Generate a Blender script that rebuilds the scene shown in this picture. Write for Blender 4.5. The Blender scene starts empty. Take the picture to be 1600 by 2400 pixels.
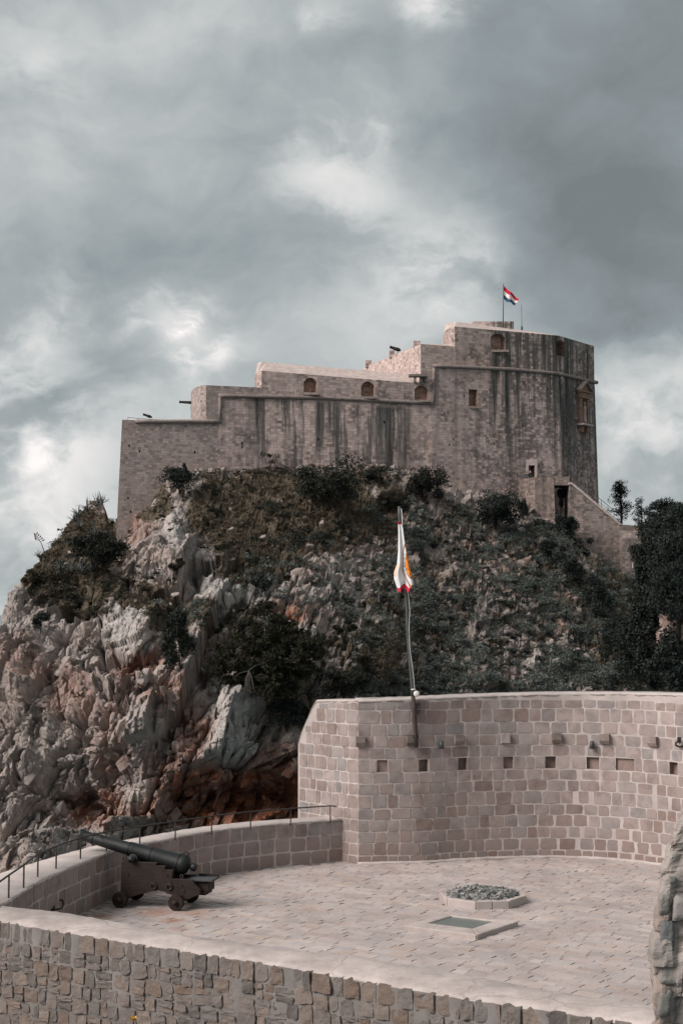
import bpy, bmesh, math, random
import numpy as np
from mathutils import Vector, Matrix
random.seed(7); np.random.seed(7)
SC = bpy.context.scene
COL = SC.collection
R = math.radians

# ------------------------------------------------------------------ camera
F = 3333.333                     # focal length in photograph pixels (50 mm on a 36 mm tall frame of 2400 px)
CAMZ = 5.6                       # eye height above the terrace paving
PITCH = math.atan(240.0 / F)
cd = bpy.data.cameras.new('camera'); cam = bpy.data.objects.new('camera', cd); COL.objects.link(cam)
cam.location = (0, 0, CAMZ); cam.rotation_euler = (math.pi/2 + PITCH, 0, 0)
cd.sensor_fit = 'VERTICAL'; cd.sensor_height = 36.0; cd.sensor_width = 24.0; cd.lens = 50.0
cd.clip_start = 0.1; cd.clip_end = 60000.0
SC.camera = cam

def ray(px, py):
    u = (px-800.0)/F; v = (1200.0-py)/F
    c, s = math.cos(PITCH), math.sin(PITCH)
    return (u, c - v*s, s + v*c)
def at(px, py, Y):               # the point seen at photograph pixel (px, py) at depth Y
    d = ray(px, py); t = Y/d[1]
    return Vector((d[0]*t, Y, CAMZ + d[2]*t))
def on(px, py, z):               # the point seen at pixel (px, py) at height z
    d = ray(px, py); t = (z-CAMZ)/d[2]
    return Vector((d[0]*t, d[1]*t, z))
def proj(P):                     # numpy (N,3) -> px, py
    P = np.asarray(P, float).reshape(-1, 3)
    c, s = math.cos(PITCH), math.sin(PITCH)
    y, z = P[:,1], P[:,2]-CAMZ
    fw = y*c + z*s; up = -y*s + z*c
    return 800 + F*P[:,0]/fw, 1200 - F*up/fw

# ------------------------------------------------------------------ node helper
class NT:
    def __init__(self, tree):
        self.t = tree; tree.nodes.clear()
    def n(self, kind, ins=None, **props):
        nd = self.t.nodes.new(kind)
        for k, v in props.items(): setattr(nd, k, v)
        for k, v in (ins or {}).items(): self.set(nd, k, v)
        return nd
    def set(self, nd, k, v):
        sock = nd.inputs[k]
        if isinstance(v, tuple) and len(v) == 2 and hasattr(v[0], 'outputs'):
            self.t.links.new(v[0].outputs[v[1]], sock)
        elif hasattr(v, 'outputs'):
            self.t.links.new(v.outputs[0], sock)
        else:
            if hasattr(sock, 'default_value'):
                try:
                    if len(sock.default_value) == 4 and len(v) == 3: v = (*v, 1.0)
                except TypeError: pass
                sock.default_value = v
    def math(self, op, a, b=0.0, c=None, clamp=False):
        nd = self.t.nodes.new('ShaderNodeMath'); nd.operation = op; nd.use_clamp = clamp
        self.set(nd, 0, a); self.set(nd, 1, b)
        if c is not None: self.set(nd, 2, c)
        return nd
    def vmath(self, op, a, b=None, scale=None):
        nd = self.t.nodes.new('ShaderNodeVectorMath'); nd.operation = op
        self.set(nd, 0, a)
        if b is not None: self.set(nd, 1, b)
        if scale is not None: self.set(nd, 'Scale', scale)
        return nd
    def mix(self, fac, a, b, blend='MIX'):
        nd = self.t.nodes.new('ShaderNodeMix'); nd.data_type = 'RGBA'; nd.blend_type = blend
        nd.clamp_factor = True
        self.set(nd, 0, fac); self.set(nd, 6, a); self.set(nd, 7, b)
        return (nd, 2)
    def ramp(self, fac, stops, interp='LINEAR'):
        nd = self.t.nodes.new('ShaderNodeValToRGB'); nd.color_ramp.interpolation = interp
        cr = nd.color_ramp
        while len(cr.elements) < len(stops): cr.elements.new(0.5)
        for e, (p, c) in zip(cr.elements, stops):
            e.position = p
            e.color = (*c, 1) if not isinstance(c, (int, float)) else (c, c, c, 1)
        self.set(nd, 0, fac); return (nd, 0)
    def noise(self, vec, scale, detail=4, rough=0.55, dist=0.0):
        nd = self.t.nodes.new('ShaderNodeTexNoise')
        if vec is not None: self.set(nd, 'Vector', vec)
        nd.inputs['Scale'].default_value = scale; nd.inputs['Detail'].default_value = detail
        nd.inputs['Roughness'].default_value = rough; nd.inputs['Distortion'].default_value = dist
        return (nd, 0)
    def mapr(self, v, a, b, c=0.0, d=1.0, smooth=False):
        nd = self.t.nodes.new('ShaderNodeMapRange')
        if smooth: nd.interpolation_type = 'SMOOTHSTEP'
        self.set(nd, 0, v)
        for i, x in enumerate((a, b, c, d)): nd.inputs[i+1].default_value = x
        return (nd, 0)
    def scaled(self, vec, s):
        return self.vmath('MULTIPLY', vec, s)

def srgb(r, g, b):
    f = lambda c: (c/255/12.92 if c/255 <= 0.04045 else ((c/255+0.055)/1.055)**2.4)
    return (f(r), f(g), f(b))

# ------------------------------------------------------------------ sky, sun, exposure
SUN_DIR = Vector((-0.70, -0.36, 0.60)).normalized()     # towards the veiled sun: left, a little behind the camera
sun_el = math.asin(SUN_DIR.z); sun_az = math.atan2(SUN_DIR.x, SUN_DIR.y)
W = bpy.data.worlds.new('World'); SC.world = W; W.use_nodes = True
nt = NT(W.node_tree)
geo = nt.n('ShaderNodeTexCoord')
d0 = (geo, 'Generated')
wn = nt.n('ShaderNodeTexNoise'); nt.set(wn, 'Vector', d0); wn.inputs['Scale'].default_value = 7.0; wn.inputs['Detail'].default_value = 3; wn.inputs['Roughness'].default_value = 0.6
wv = nt.vmath('SUBTRACT', (wn, 1), (0.5, 0.5, 0.5))
dw = nt.vmath('ADD', d0, nt.vmath('SCALE', wv, scale=0.06))           # warped direction: ragged cloud edges
wn2 = nt.n('ShaderNodeTexNoise'); nt.set(wn2, 'Vector', d0); wn2.inputs['Scale'].default_value = 22.0; wn2.inputs['Detail'].default_value = 5; wn2.inputs['Roughness'].default_value = 0.55
dw = nt.vmath('ADD', dw, nt.vmath('SCALE', nt.vmath('SUBTRACT', (wn2, 1), (0.5, 0.5, 0.5)), scale=0.028))
nA = nt.noise(nt.scaled(dw, (1.0, 1.0, 1.9)), 3.6, 5, 0.52)
nB = nt.noise(nt.scaled(dw, (1.0, 1.0, 1.6)), 9.0, 6, 0.58)
val = nt.math('ADD', nt.math('MULTIPLY', nt.math('SUBTRACT', nA, 0.5), 0.80), nt.math('MULTIPLY', nt.math('SUBTRACT', nB, 0.5), 0.42))
val = nt.math('ADD', val, 0.43)
BLOBS = [  # px, py, radius px, amount: openings and heavy banks of the broken cloud deck
    (370,712,48,0.40),(430,795,66,0.44),(385,765,60,0.42),(470,780,64,0.18),(430,810,130,0.12),(1000,40,50,0.26),(1045,12,60,0.22),(800,95,45,0.32),(865,265,45,0.16),(770,380,120,0.17),
    (740,470,130,0.08),(50,130,110,0.10),(60,810,110,0.22),(165,680,60,0.14),(960,650,110,0.22),(1100,620,130,0.14),(110,1020,150,0.25),
    (1540,930,150,0.22),(1450,960,90,0.10),(1480,640,220,-0.15),(1400,330,330,-0.22),(1330,560,200,-0.05),(120,920,130,-0.10),(250,590,250,-0.07),
    (700,640,200,-0.08),(1500,800,110,-0.14),(300,220,300,-0.04),(60,1250,260,0.18),(1540,1090,120,0.05)]
rag = nt.mapr(nB, 0.38, 0.58, 0.30, 1.25, True)
for (bx_, by_, br_, ba_) in BLOBS:
    dv = Vector(ray(bx_, by_)).normalized()
    dist = nt.n('ShaderNodeVectorMath', operation='DISTANCE'); nt.set(dist, 0, dw); nt.set(dist, 1, tuple(dv))
    q = nt.math('DIVIDE', (dist, 1), br_/F)
    g = nt.math('EXPONENT', nt.math('MULTIPLY', nt.math('MULTIPLY', q, q), -1.0))
    if ba_ > 0 and br_ != 63: g = nt.math('MULTIPLY', g, rag)
    val = nt.math('MULTIPLY_ADD', g, ba_*1.12, val)
cloud = nt.ramp(val, [(0.10, srgb(98,103,105)), (0.30, srgb(118,125,127)), (0.46, srgb(141,147,148)), (0.62, srgb(166,168,168)), (0.80, srgb(192,190,189)), (1.0, srgb(222,218,216))])
skyt = nt.n('ShaderNodeTexSky', sky_type='NISHITA')
skyt.sun_disc = False; skyt.sun_elevation = sun_el; skyt.sun_rotation = sun_az; skyt.air_density = 1.0; skyt.dust_density = 2.0
skyc = nt.vmath('SCALE', (skyt, 0), scale=0.05)
thin = nt.mapr(val, 0.30, 0.62, 0.06, 0.02, True)
colr = nt.mix(thin, cloud, skyc)
bg = nt.n('ShaderNodeBackground', {'Color': colr, 'Strength': 0.86})
nt.n('ShaderNodeOutputWorld', {'Surface': bg})
sl = bpy.data.lights.new('sun', 'SUN'); sl.energy = 2.5; sl.angle = R(38); sl.color = (1.0, 0.935, 0.90)
so = bpy.data.objects.new('sun', sl); COL.objects.link(so)
so.rotation_euler = (-SUN_DIR).to_track_quat('-Z', 'Y').to_euler()
SC.view_settings.view_transform = 'Standard'; SC.view_settings.look = 'None'
SC.view_settings.gamma = 1.0; SC.view_settings.use_curve_mapping = False
SC.view_settings.exposure = 0.92
SC.render.engine = 'CYCLES'
SC.cycles.max_bounces = 4; SC.cycles.diffuse_bounces = 2; SC.cycles.use_denoising = True; SC.cycles.use_adaptive_sampling = True; SC.cycles.adaptive_threshold = 0.03

# ------------------------------------------------------------------ object helpers
def tag(o, label=None, cat=None, group=None, kind=None):
    if label: o['label'] = label
    if cat: o['category'] = cat
    if group: o['group'] = group
    if kind: o['kind'] = kind
    return o
def empty(name, loc=(0,0,0), rz=0.0):
    o = bpy.data.objects.new(name, None); COL.objects.link(o); o.location = loc; o.rotation_euler = (0,0,rz)
    o.empty_display_size = 0.2
    return o
def link(name, me, mat=None, parent=None):
    o = bpy.data.objects.new(name, me); COL.objects.link(o)
    if mat is not None:
        if len(me.materials) == 0: me.materials.append(mat)
    if parent is not None: o.parent = parent
    return o
def mesh_np(name, V, Fc, smooth=False):
    V = np.ascontiguousarray(V, np.float32); Fc = np.ascontiguousarray(Fc, np.int32)
    k = Fc.shape[1]
    me = bpy.data.meshes.new(name)
    me.vertices.add(len(V)); me.vertices.foreach_set('co', V.ravel())
    me.loops.add(Fc.size); me.loops.foreach_set('vertex_index', Fc.ravel())
    me.polygons.add(len(Fc)); me.polygons.foreach_set('loop_start', np.arange(0, Fc.size, k, dtype=np.int32))
    me.polygons.foreach_set('loop_total', np.full(len(Fc), k, np.int32))
    me.polygons.foreach_set('use_smooth', np.full(len(Fc), smooth, bool))
    me.update(calc_edges=True); me.validate()
    return me
def attr_float(me, name, arr):
    a = me.attributes.new(name, 'FLOAT', 'POINT'); a.data.foreach_set('value', np.ascontiguousarray(arr, np.float32))
class MB:
    """collects polygons; build() links them as one mesh object"""
    def __init__(s): s.v = []; s.f = []
    def add(s, vs, fs):
        o = len(s.v); s.v += [tuple(v) for v in vs]; s.f += [tuple(i+o for i in f) for f in fs]; return s
    def box(s, c, size, M=None):
        cx, cy, cz = c; a, b, h = size[0]/2, size[1]/2, size[2]/2
        vs = [Vector((cx+i*a, cy+j*b, cz+k*h)) for k in (-1,1) for j in (-1,1) for i in (-1,1)]
        if M is not None: vs = [M @ v for v in vs]
        return s.add(vs, [(0,2,3,1),(4,5,7,6),(0,1,5,4),(2,6,7,3),(0,4,6,2),(1,3,7,5)])
    def prism(s, poly, off):                 # closed polygon (Vectors) extruded by vector off
        n = len(poly); vs = [Vector(p) for p in poly] + [Vector(p)+Vector(off) for p in poly]
        fs = [tuple(range(n-1,-1,-1)), tuple(range(n, 2*n))] + [(i,(i+1)%n,n+(i+1)%n,n+i) for i in range(n)]
        return s.add(vs, fs)
    def tube(s, pts, rad, seg=8, caps=True):
        pts = [Vector(p) for p in pts]; n = len(pts)
        rads = rad if isinstance(rad, (list, tuple)) else [rad]*n
        prev = None; vs = []; fs = []
        for i, p in enumerate(pts):
            t = ((pts[min(i+1,n-1)]-p).normalized() + (p-pts[max(i-1,0)]).normalized())
            if t.length < 1e-6: t = pts[min(i+1,n-1)]-pts[max(i-1,0)]
            t.normalize()
            if prev is None:
                a = Vector((0,0,1)) if abs(t.z) < 0.9 else Vector((1,0,0))
                u = t.cross(a).normalized()
            else:
                u = (prev - t*prev.dot(t)).normalized()
            prev = u; w = t.cross(u)
            for k in range(seg):
                an = 2*math.pi*k/seg
                vs.append(p + (u*math.cos(an)+w*math.sin(an))*rads[i])
        for i in range(n-1):
            for k in range(seg):
                fs.append((i*seg+k, i*seg+(k+1)%seg, (i+1)*seg+(k+1)%seg, (i+1)*seg+k))
        if caps: fs += [tuple(range(seg-1,-1,-1)), tuple(range((n-1)*seg, n*seg))]
        return s.add(vs, fs)
    def lathe(s, prof, M=None, seg=20):      # prof [(r, x)] about local +X
        vs = []; fs = []; n = len(prof)
        for r, x in prof:
            for k in range(seg):
                an = 2*math.pi*k/seg; v = Vector((x, r*math.cos(an), r*math.sin(an)))
                vs.append(M @ v if M is not None else v)
        for i in range(n-1):
            for k in range(seg): fs.append((i*seg+k, i*seg+(k+1)%seg, (i+1)*seg+(k+1)%seg, (i+1)*seg+k))
        fs += [tuple(range(seg)), tuple(range((n-1)*seg, n*seg))[::-1]]
        return s.add(vs, fs)
    def mesh(s, name, smooth=False, fix=True):
        me = bpy.data.meshes.new(name); me.from_pydata(s.v, [], s.f)
        if fix:
            bm = bmesh.new(); bm.from_mesh(me); bmesh.ops.recalc_face_normals(bm, faces=bm.faces); bm.to_mesh(me); bm.free()
        if smooth: me.polygons.foreach_set('use_smooth', np.ones(len(me.polygons), bool))
        me.update(); return me
    def build(s, name, mat, parent=None, smooth=False, bevel=0.0):
        me = s.mesh(name, smooth)
        if bevel > 0:
            bm = bmesh.new(); bm.from_mesh(me)
            bmesh.ops.bevel(bm, geom=[e for e in bm.edges if len(e.link_faces)==2 and e.calc_face_angle(0) > 0.5], offset=bevel, segments=1, affect='EDGES', clamp_overlap=True)
            bm.to_mesh(me); bm.free()
        return link(name, me, mat, parent)
def set_smooth_angle(me, deg=35):
    me.polygons.foreach_set('use_smooth', np.ones(len(me.polygons), bool))
    bm = bmesh.new(); bm.from_mesh(me)
    for e in bm.edges:
        e.smooth = not (len(e.link_faces) == 2 and e.calc_face_angle(0) > R(deg))
    bm.to_mesh(me); bm.free()
def wall_uv(me):
    """u runs along the wall (metres), v is height"""
    if not me.uv_layers: me.uv_layers.new(name='UVMap')
    uv = me.uv_layers[0].data
    for p in me.polygons:
        n = p.normal
        if abs(n.z) > 0.8: fu = lambda c: (c.x, c.y)
        else:
            t = Vector((-n.y, n.x, 0)).normalized()
            if t.x < 0: t = -t
            fu = lambda c, t=t: (c.dot(t), c.z)
        for li in p.loop_indices:
            uv[li].uv = fu(me.vertices[me.loops[li].vertex_index].co)

# ------------------------------------------------------------------ numpy noise
def h32(ix, iy, iz, seed):
    h = (ix.astype(np.int64)*374761393 + iy.astype(np.int64)*668265263 + iz.astype(np.int64)*2147483647 + seed*974634777) & 0xffffffff
    h = ((h ^ (h >> 13)) * 1274126177) & 0xffffffff
    h = ((h ^ (h >> 16)) * 2246822519) & 0xffffffff
    return ((h ^ (h >> 15)) & 0xffffff) / float(0xffffff)
def vnoise(P, seed=0):
    I = np.floor(P).astype(np.int64); f = P - I; f = f*f*f*(f*(f*6-15)+10)
    out = 0
    for dx in (0,1):
        for dy in (0,1):
            for dz in (0,1):
                w = (f[:,0] if dx else 1-f[:,0])*(f[:,1] if dy else 1-f[:,1])*(f[:,2] if dz else 1-f[:,2])
                out = out + w*h32(I[:,0]+dx, I[:,1]+dy, I[:,2]+dz, seed)
    return out
def fbm(P, oct=4, seed=0, gain=0.5):
    s = 0; a = 1; t = 0
    for o in range(oct):
        s = s + a*(vnoise(P*(2**o) + 17.3*o, seed+o)-0.5); t += a; a *= gain
    return s/t*2
def worley(P, seed=0, quick=False):
    I = np.floor(P-(0.5 if quick else 0)).astype(np.int64); n = len(P); rng_ = (0,1) if quick else (-1,0,1)
    F1 = np.full(n, 9.0); F2 = np.full(n, 9.0); D = np.zeros((n,3)); C = np.zeros((n,3), np.int64)
    for dx in rng_:
        for dy in rng_:
            for dz in rng_:
                c = I + np.array([dx,dy,dz])
                off = np.stack([h32(c[:,0],c[:,1],c[:,2],seed+k) for k in (11,12,13)], 1)
                d = P - (c + off); q = np.sqrt((d*d).sum(1))
                m = q < F1
                F2 = np.where(m, F1, np.minimum(F2, q))
                F1 = np.where(m, q, F1); D[m] = d[m]; C[m] = c[m]
    return F1, F2, D, C
def facets(P, seed, tilt=0.9, quick=False):
    """broken-rock relief: each Voronoi cell is a tilted facet; also returns distance to the joint"""
    F1, F2, D, C = worley(P, seed, quick)
    r = [h32(C[:,0],C[:,1],C[:,2],seed+20+k) for k in range(4)]
    hgt = (r[0]-0.5)*1.0 + tilt*((r[1]-0.5)*D[:,0] + (r[2]-0.5)*D[:,1] + (r[3]-0.5)*D[:,2])*2
    return hgt, F2-F1, r[0]

def cellmax(P, seed, tilt=1.0, curve=0.55, quick=False):
    """continuous angular relief: the highest of the tilted planes carried by the neighbouring cells, with the gap to the runner-up"""
    I = np.floor(P-(0.5 if quick else 0)).astype(np.int64); n = len(P); rng_ = (0,1) if quick else (-1,0,1)
    A = np.full(n, -9.0); Bm = np.full(n, -9.0); ID = np.zeros(n)
    for dx in rng_:
        for dy in rng_:
            for dz in rng_:
                c = I + np.array([dx,dy,dz]); r = [h32(c[:,0],c[:,1],c[:,2],seed+k) for k in range(11,18)]
                d = P - (c + np.stack(r[:3], 1))
                v = (r[3]-0.5)*0.7 + tilt*((r[4]-0.5)*d[:,0]+(r[5]-0.5)*d[:,1]+(r[6]-0.5)*d[:,2])*2 - curve*(d*d).sum(1)*1.6
                m = v > A; Bm = np.where(m, A, np.maximum(Bm, v)); ID = np.where(m, r[3], ID); A = np.where(m, v, A)
    return A, A-Bm, ID
# ------------------------------------------------------------------ materials
def new_mat(name):
    m = bpy.data.materials.new(name); m.use_nodes = True
    return m, NT(m.node_tree)
def finish(nt, col, rough=0.9, bump=None, bstr=0.3, bdist=0.05, metal=0.0, spec=0.3):
    b = nt.n('ShaderNodeBsdfPrincipled'); nt.set(b, 'Base Color', col); nt.set(b, 'Roughness', rough)
    b.inputs['Metallic'].default_value = metal; b.inputs['Specular IOR Level'].default_value = spec
    if bump is not None:
        bp = nt.n('ShaderNodeBump', {'Height': bump, 'Strength': bstr, 'Distance': bdist}); nt.set(b, 'Normal', bp)
    nt.n('ShaderNodeOutputMaterial', {'Surface': b}); return b
def pos(nt): return (nt.n('ShaderNodeNewGeometry'), 'Position')
def rnd(nt, src):
    if src == 'object': return (nt.n('ShaderNodeObjectInfo'), 'Random')
    return (nt.n('ShaderNodeAttribute', attribute_name='rnd'), 'Fac')

def simple_mat(name, col, rough=0.6, metal=0.0, var=0.25, scale=8.0, spec=0.4, bstr=0.15):
    m, nt = new_mat(name); P = pos(nt)
    n = nt.noise(P, scale, 5, 0.6)
    c = nt.mix(nt.mapr(n, 0.3, 0.7), tuple(x*(1-var) for x in col), tuple(min(1, x*(1+var)) for x in col))
    finish(nt, c, rough, n, bstr, 0.02, metal, spec); return m

def stone_mat(name, cols, src='object', rust=0.0, dark=0.25, bstr=0.5, fine=30.0, spread=1.0, bdist=0.02, damp=False):
    """dressed or rubble stone: each stone picks its own tint, with grain, blotches and pits"""
    m, nt = new_mat(name); P = pos(nt); rv = rnd(nt, src)
    k = len(cols)
    c = nt.ramp(rv, [(i/(k-1) if k > 1 else 0, x) for i, x in enumerate(cols)])
    n1 = nt.noise(P, 3.5, 5, 0.6); n2 = nt.noise(P, fine, 4, 0.65); n3 = nt.noise(P, 9.0, 5, 0.7)
    v2 = nt.math('FRACT', nt.math('MULTIPLY', rv, 17.31))
    c = nt.mix(nt.math('MULTIPLY', nt.mapr(v2, 0.0, 1.0, 0.0, 1.0), 0.38*spread), c, nt.mix(1.0, c, (0.62, 0.64, 0.66), 'MULTIPLY'))
    c = nt.mix(nt.math('MULTIPLY', nt.mapr(n1, 0.42, 0.72), dark), c, nt.mix(1.0, c, (0.45, 0.44, 0.44), 'MULTIPLY'))
    c = nt.mix(nt.math('MULTIPLY', nt.mapr(n2, 0.35, 0.7), 0.35), c, nt.mix(1.0, c, (0.70, 0.68, 0.66), 'MULTIPLY'))
    if damp:
        zz = (nt.n('ShaderNodeSeparateXYZ', {'Vector': P}), 2)
        df = nt.mapr(nt.math('ADD', zz, nt.math('MULTIPLY', nt.math('SUBTRACT', n1, 0.5), 2.2)), -0.2, 0.75, 0.55, 0.0, True)
        c = nt.mix(df, c, nt.mix(1.0, c, (0.62,0.50,0.45), 'MULTIPLY'))
    if rust > 0:
        c = nt.mix(nt.math('MULTIPLY', nt.mapr(n3, 0.58, 0.75), rust), c, (0.28, 0.13, 0.07))
    h = nt.math('ADD', nt.math('MULTIPLY', n3, 0.7), nt.math('MULTIPLY', n2, 0.4))
    finish(nt, c, 0.92, h, bstr, bdist, spec=0.15); return m

def mortar_mat(name, col, var=0.2, bstr=0.4, crack=False):
    m, nt = new_mat(name); P = pos(nt)
    n1 = nt.noise(P, 1.6, 5, 0.6); n2 = nt.noise(P, 22.0, 5, 0.7)
    c = nt.mix(nt.mapr(n1, 0.35, 0.7), tuple(x*(1-var) for x in col), tuple(x*(1+var*0.6) for x in col))
    c = nt.mix(nt.math('MULTIPLY', nt.mapr(n2, 0.5, 0.75), 0.4), c, tuple(x*0.6 for x in col))
    if crack:
        v = nt.n('ShaderNodeTexVoronoi', feature='DISTANCE_TO_EDGE'); nt.set(v, 'Vector', nt.vmath('ADD', P, nt.vmath('SCALE', (nt.n('ShaderNodeTexNoise', {'Vector': P, 'Scale': 3.0}), 1), scale=0.25))); v.inputs['Scale'].default_value = 0.5
        c = nt.mix(nt.mapr((v,0), 0.0, 0.008, 0.4, 0.0), c, tuple(x*0.35 for x in col))
        n4 = nt.noise(P, 5.0, 6, 0.75); c = nt.mix(nt.math('MULTIPLY', nt.mapr(n4, 0.52, 0.70), 0.55), c, (col[0]*0.55, col[1]*0.53, col[2]*0.51))
    finish(nt, c, 0.95, n2, bstr, 0.02, spec=0.1); return m

ASHLAR = [(0.270,0.200,0.178),(0.325,0.258,0.235),(0.345,0.275,0.252),(0.350,0.288,0.266),(0.335,0.285,0.270),(0.385,0.312,0.288),(0.300,0.270,0.260)]
RUBBLE = [(0.118,0.104,0.097),(0.165,0.143,0.131),(0.205,0.172,0.154),(0.175,0.156,0.146),(0.215,0.172,0.147),(0.165,0.123,0.100)]
PAVE = [(0.375,0.312,0.292),(0.41,0.345,0.325),(0.43,0.372,0.350),(0.40,0.352,0.338),(0.36,0.316,0.304),(0.47,0.410,0.378),(0.41,0.330,0.290)]
M = {}
M['ashlar_o'] = stone_mat('ashlar_stone', ASHLAR, 'object', 0.14, 0.62, damp=True)
M['ashlar_a'] = stone_mat('ashlar_stone_mass', ASHLAR, 'attr', 0.14, 0.62, damp=True)
M['rubble_o'] = stone_mat('rubble_stone', RUBBLE, 'object', 0.22, 0.55, 0.9, 22.0, bdist=0.04)
M['rubble_a'] = stone_mat('rubble_stone_mass', RUBBLE, 'attr', 0.22, 0.55, 0.9, 22.0, bdist=0.04)
M['mortar'] = mortar_mat('pale_lime_mortar', (0.45,0.390,0.366))
M['mortar_grey'] = mortar_mat('grey_mortar', (0.165,0.148,0.139), 0.25)
M['cap_plaster'] = mortar_mat('smooth_lime_render', (0.43,0.370,0.345), 0.24, 0.35, True)
M['corbel'] = stone_mat('corbel_stone', [(0.17,0.14,0.125),(0.28,0.23,0.205),(0.33,0.27,0.24)], 'object', 0.2, 0.7)
M['iron'] = simple_mat('weathered_iron', (0.030,0.026,0.024), 0.65, 0.3, 0.4, 14)
M['rail_iron'] = simple_mat('railing_iron', (0.050,0.040,0.036), 0.6, 0.3, 0.3, 12)
M['pole_grey'] = simple_mat('galvanised_pole', (0.070,0.075,0.074), 0.5, 0.4, 0.2, 6)
M['pole_rust'] = simple_mat('rusty_pole', (0.050,0.034,0.028), 0.8, 0.1, 0.5, 16)
M['gunmetal'] = simple_mat('blackened_green_gunmetal', (0.0065,0.0082,0.0082), 0.55, 0.15, 0.35, 9, 0.5, 0.25)
M['lampgrey'] = simple_mat('grey_green_lamp', (0.055,0.063,0.064), 0.5, 0.3, 0.2, 20)
M['white'] = simple_mat('white_plastic', (0.62,0.60,0.57), 0.4, 0, 0.08, 10)
M['dark'] = simple_mat('painted_hole_shade', (0.012,0.011,0.010), 0.9, 0, 0.3, 4)  # near-black colour paints in the shade of wall slots and the niche
M['antenna'] = simple_mat('antenna_metal', (0.10,0.10,0.105), 0.4, 0.5, 0.1, 4)

def wood_mat():
    m, nt = new_mat('painted_brown_timber'); P = (nt.n('ShaderNodeTexCoord'), 'Object')
    n = nt.noise(nt.scaled(P, (3, 20, 30)), 1.6, 5, 0.6, 0.6); n2 = nt.noise(P, 5, 4, 0.6)
    c = nt.ramp(n, [(0.25, (0.010,0.0058,0.0048)), (0.5, (0.019,0.011,0.0088)), (0.75, (0.031,0.019,0.015))])
    c = nt.mix(nt.math('MULTIPLY', nt.mapr(n2, 0.5, 0.75), 0.5), c, (0.040,0.028,0.023))
    finish(nt, c, 0.7, n, 0.25, 0.01, spec=0.3); return m
M['wood'] = wood_mat()

def paver_mat(name, src):
    m, nt = new_mat(name); P = pos(nt); rv = rnd(nt, src); k = len(PAVE)
    c = nt.ramp(rv, [(i/(k-1), x) for i, x in enumerate(PAVE)])
    n1 = nt.noise(P, 0.8, 5, 0.6); n2 = nt.noise(P, 40, 4, 0.7); n3 = nt.noise(P, 6, 5, 0.7)
    c = nt.mix(nt.math('MULTIPLY', nt.mapr(n1, 0.38, 0.66), 0.6), c, nt.mix(1.0, c, (0.66,0.62,0.61), 'MULTIPLY'))
    c = nt.mix(nt.math('MULTIPLY', nt.mapr(n3, 0.5, 0.75), 0.3), c, nt.mix(1.0, c, (0.6,0.56,0.54), 'MULTIPLY'))
    # rust washed off the gun carriage on to the paving
    for (cx, cy, rr, am) in [(-3.1,26.55,0.35,0.75),(-2.75,27.2,0.5,0.55),(-4.5,26.9,0.5,0.6),(-3.5,27.3,0.6,0.5),(-5.2,26.2,0.7,0.45),(-2.9,25.9,0.3,0.4),(-4.0,25.3,0.6,0.3),(-2.2,29.6,0.25,0.4),(2.2,29.2,0.18,0.4),(-0.6,27.6,0.25,0.4)]:
        d = nt.n('ShaderNodeVectorMath', operation='DISTANCE'); nt.set(d, 0, nt.scaled(P, (1,1,0))); nt.set(d, 1, (cx, cy, 0))
        f = nt.math('MULTIPLY', nt.mapr(nt.math('ADD', (d,1), nt.math('MULTIPLY', nt.math('SUBTRACT', n3, 0.5), 0.9)), 0.0, rr, 1.0, 0.0, True), am)
        c = nt.mix(f, c, (0.27,0.115,0.060))
    h = nt.math('ADD', n2, n3)
    finish(nt, c, 0.85, h, 0.25, 0.01, spec=0.2); return m
M['paver_o'] = paver_mat('paving_stone', 'object'); M['paver_a'] = paver_mat('paving_stone_mass', 'attr')
M['joint'] = mortar_mat('dusty_joint', (0.27,0.228,0.210), 0.3)

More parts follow.
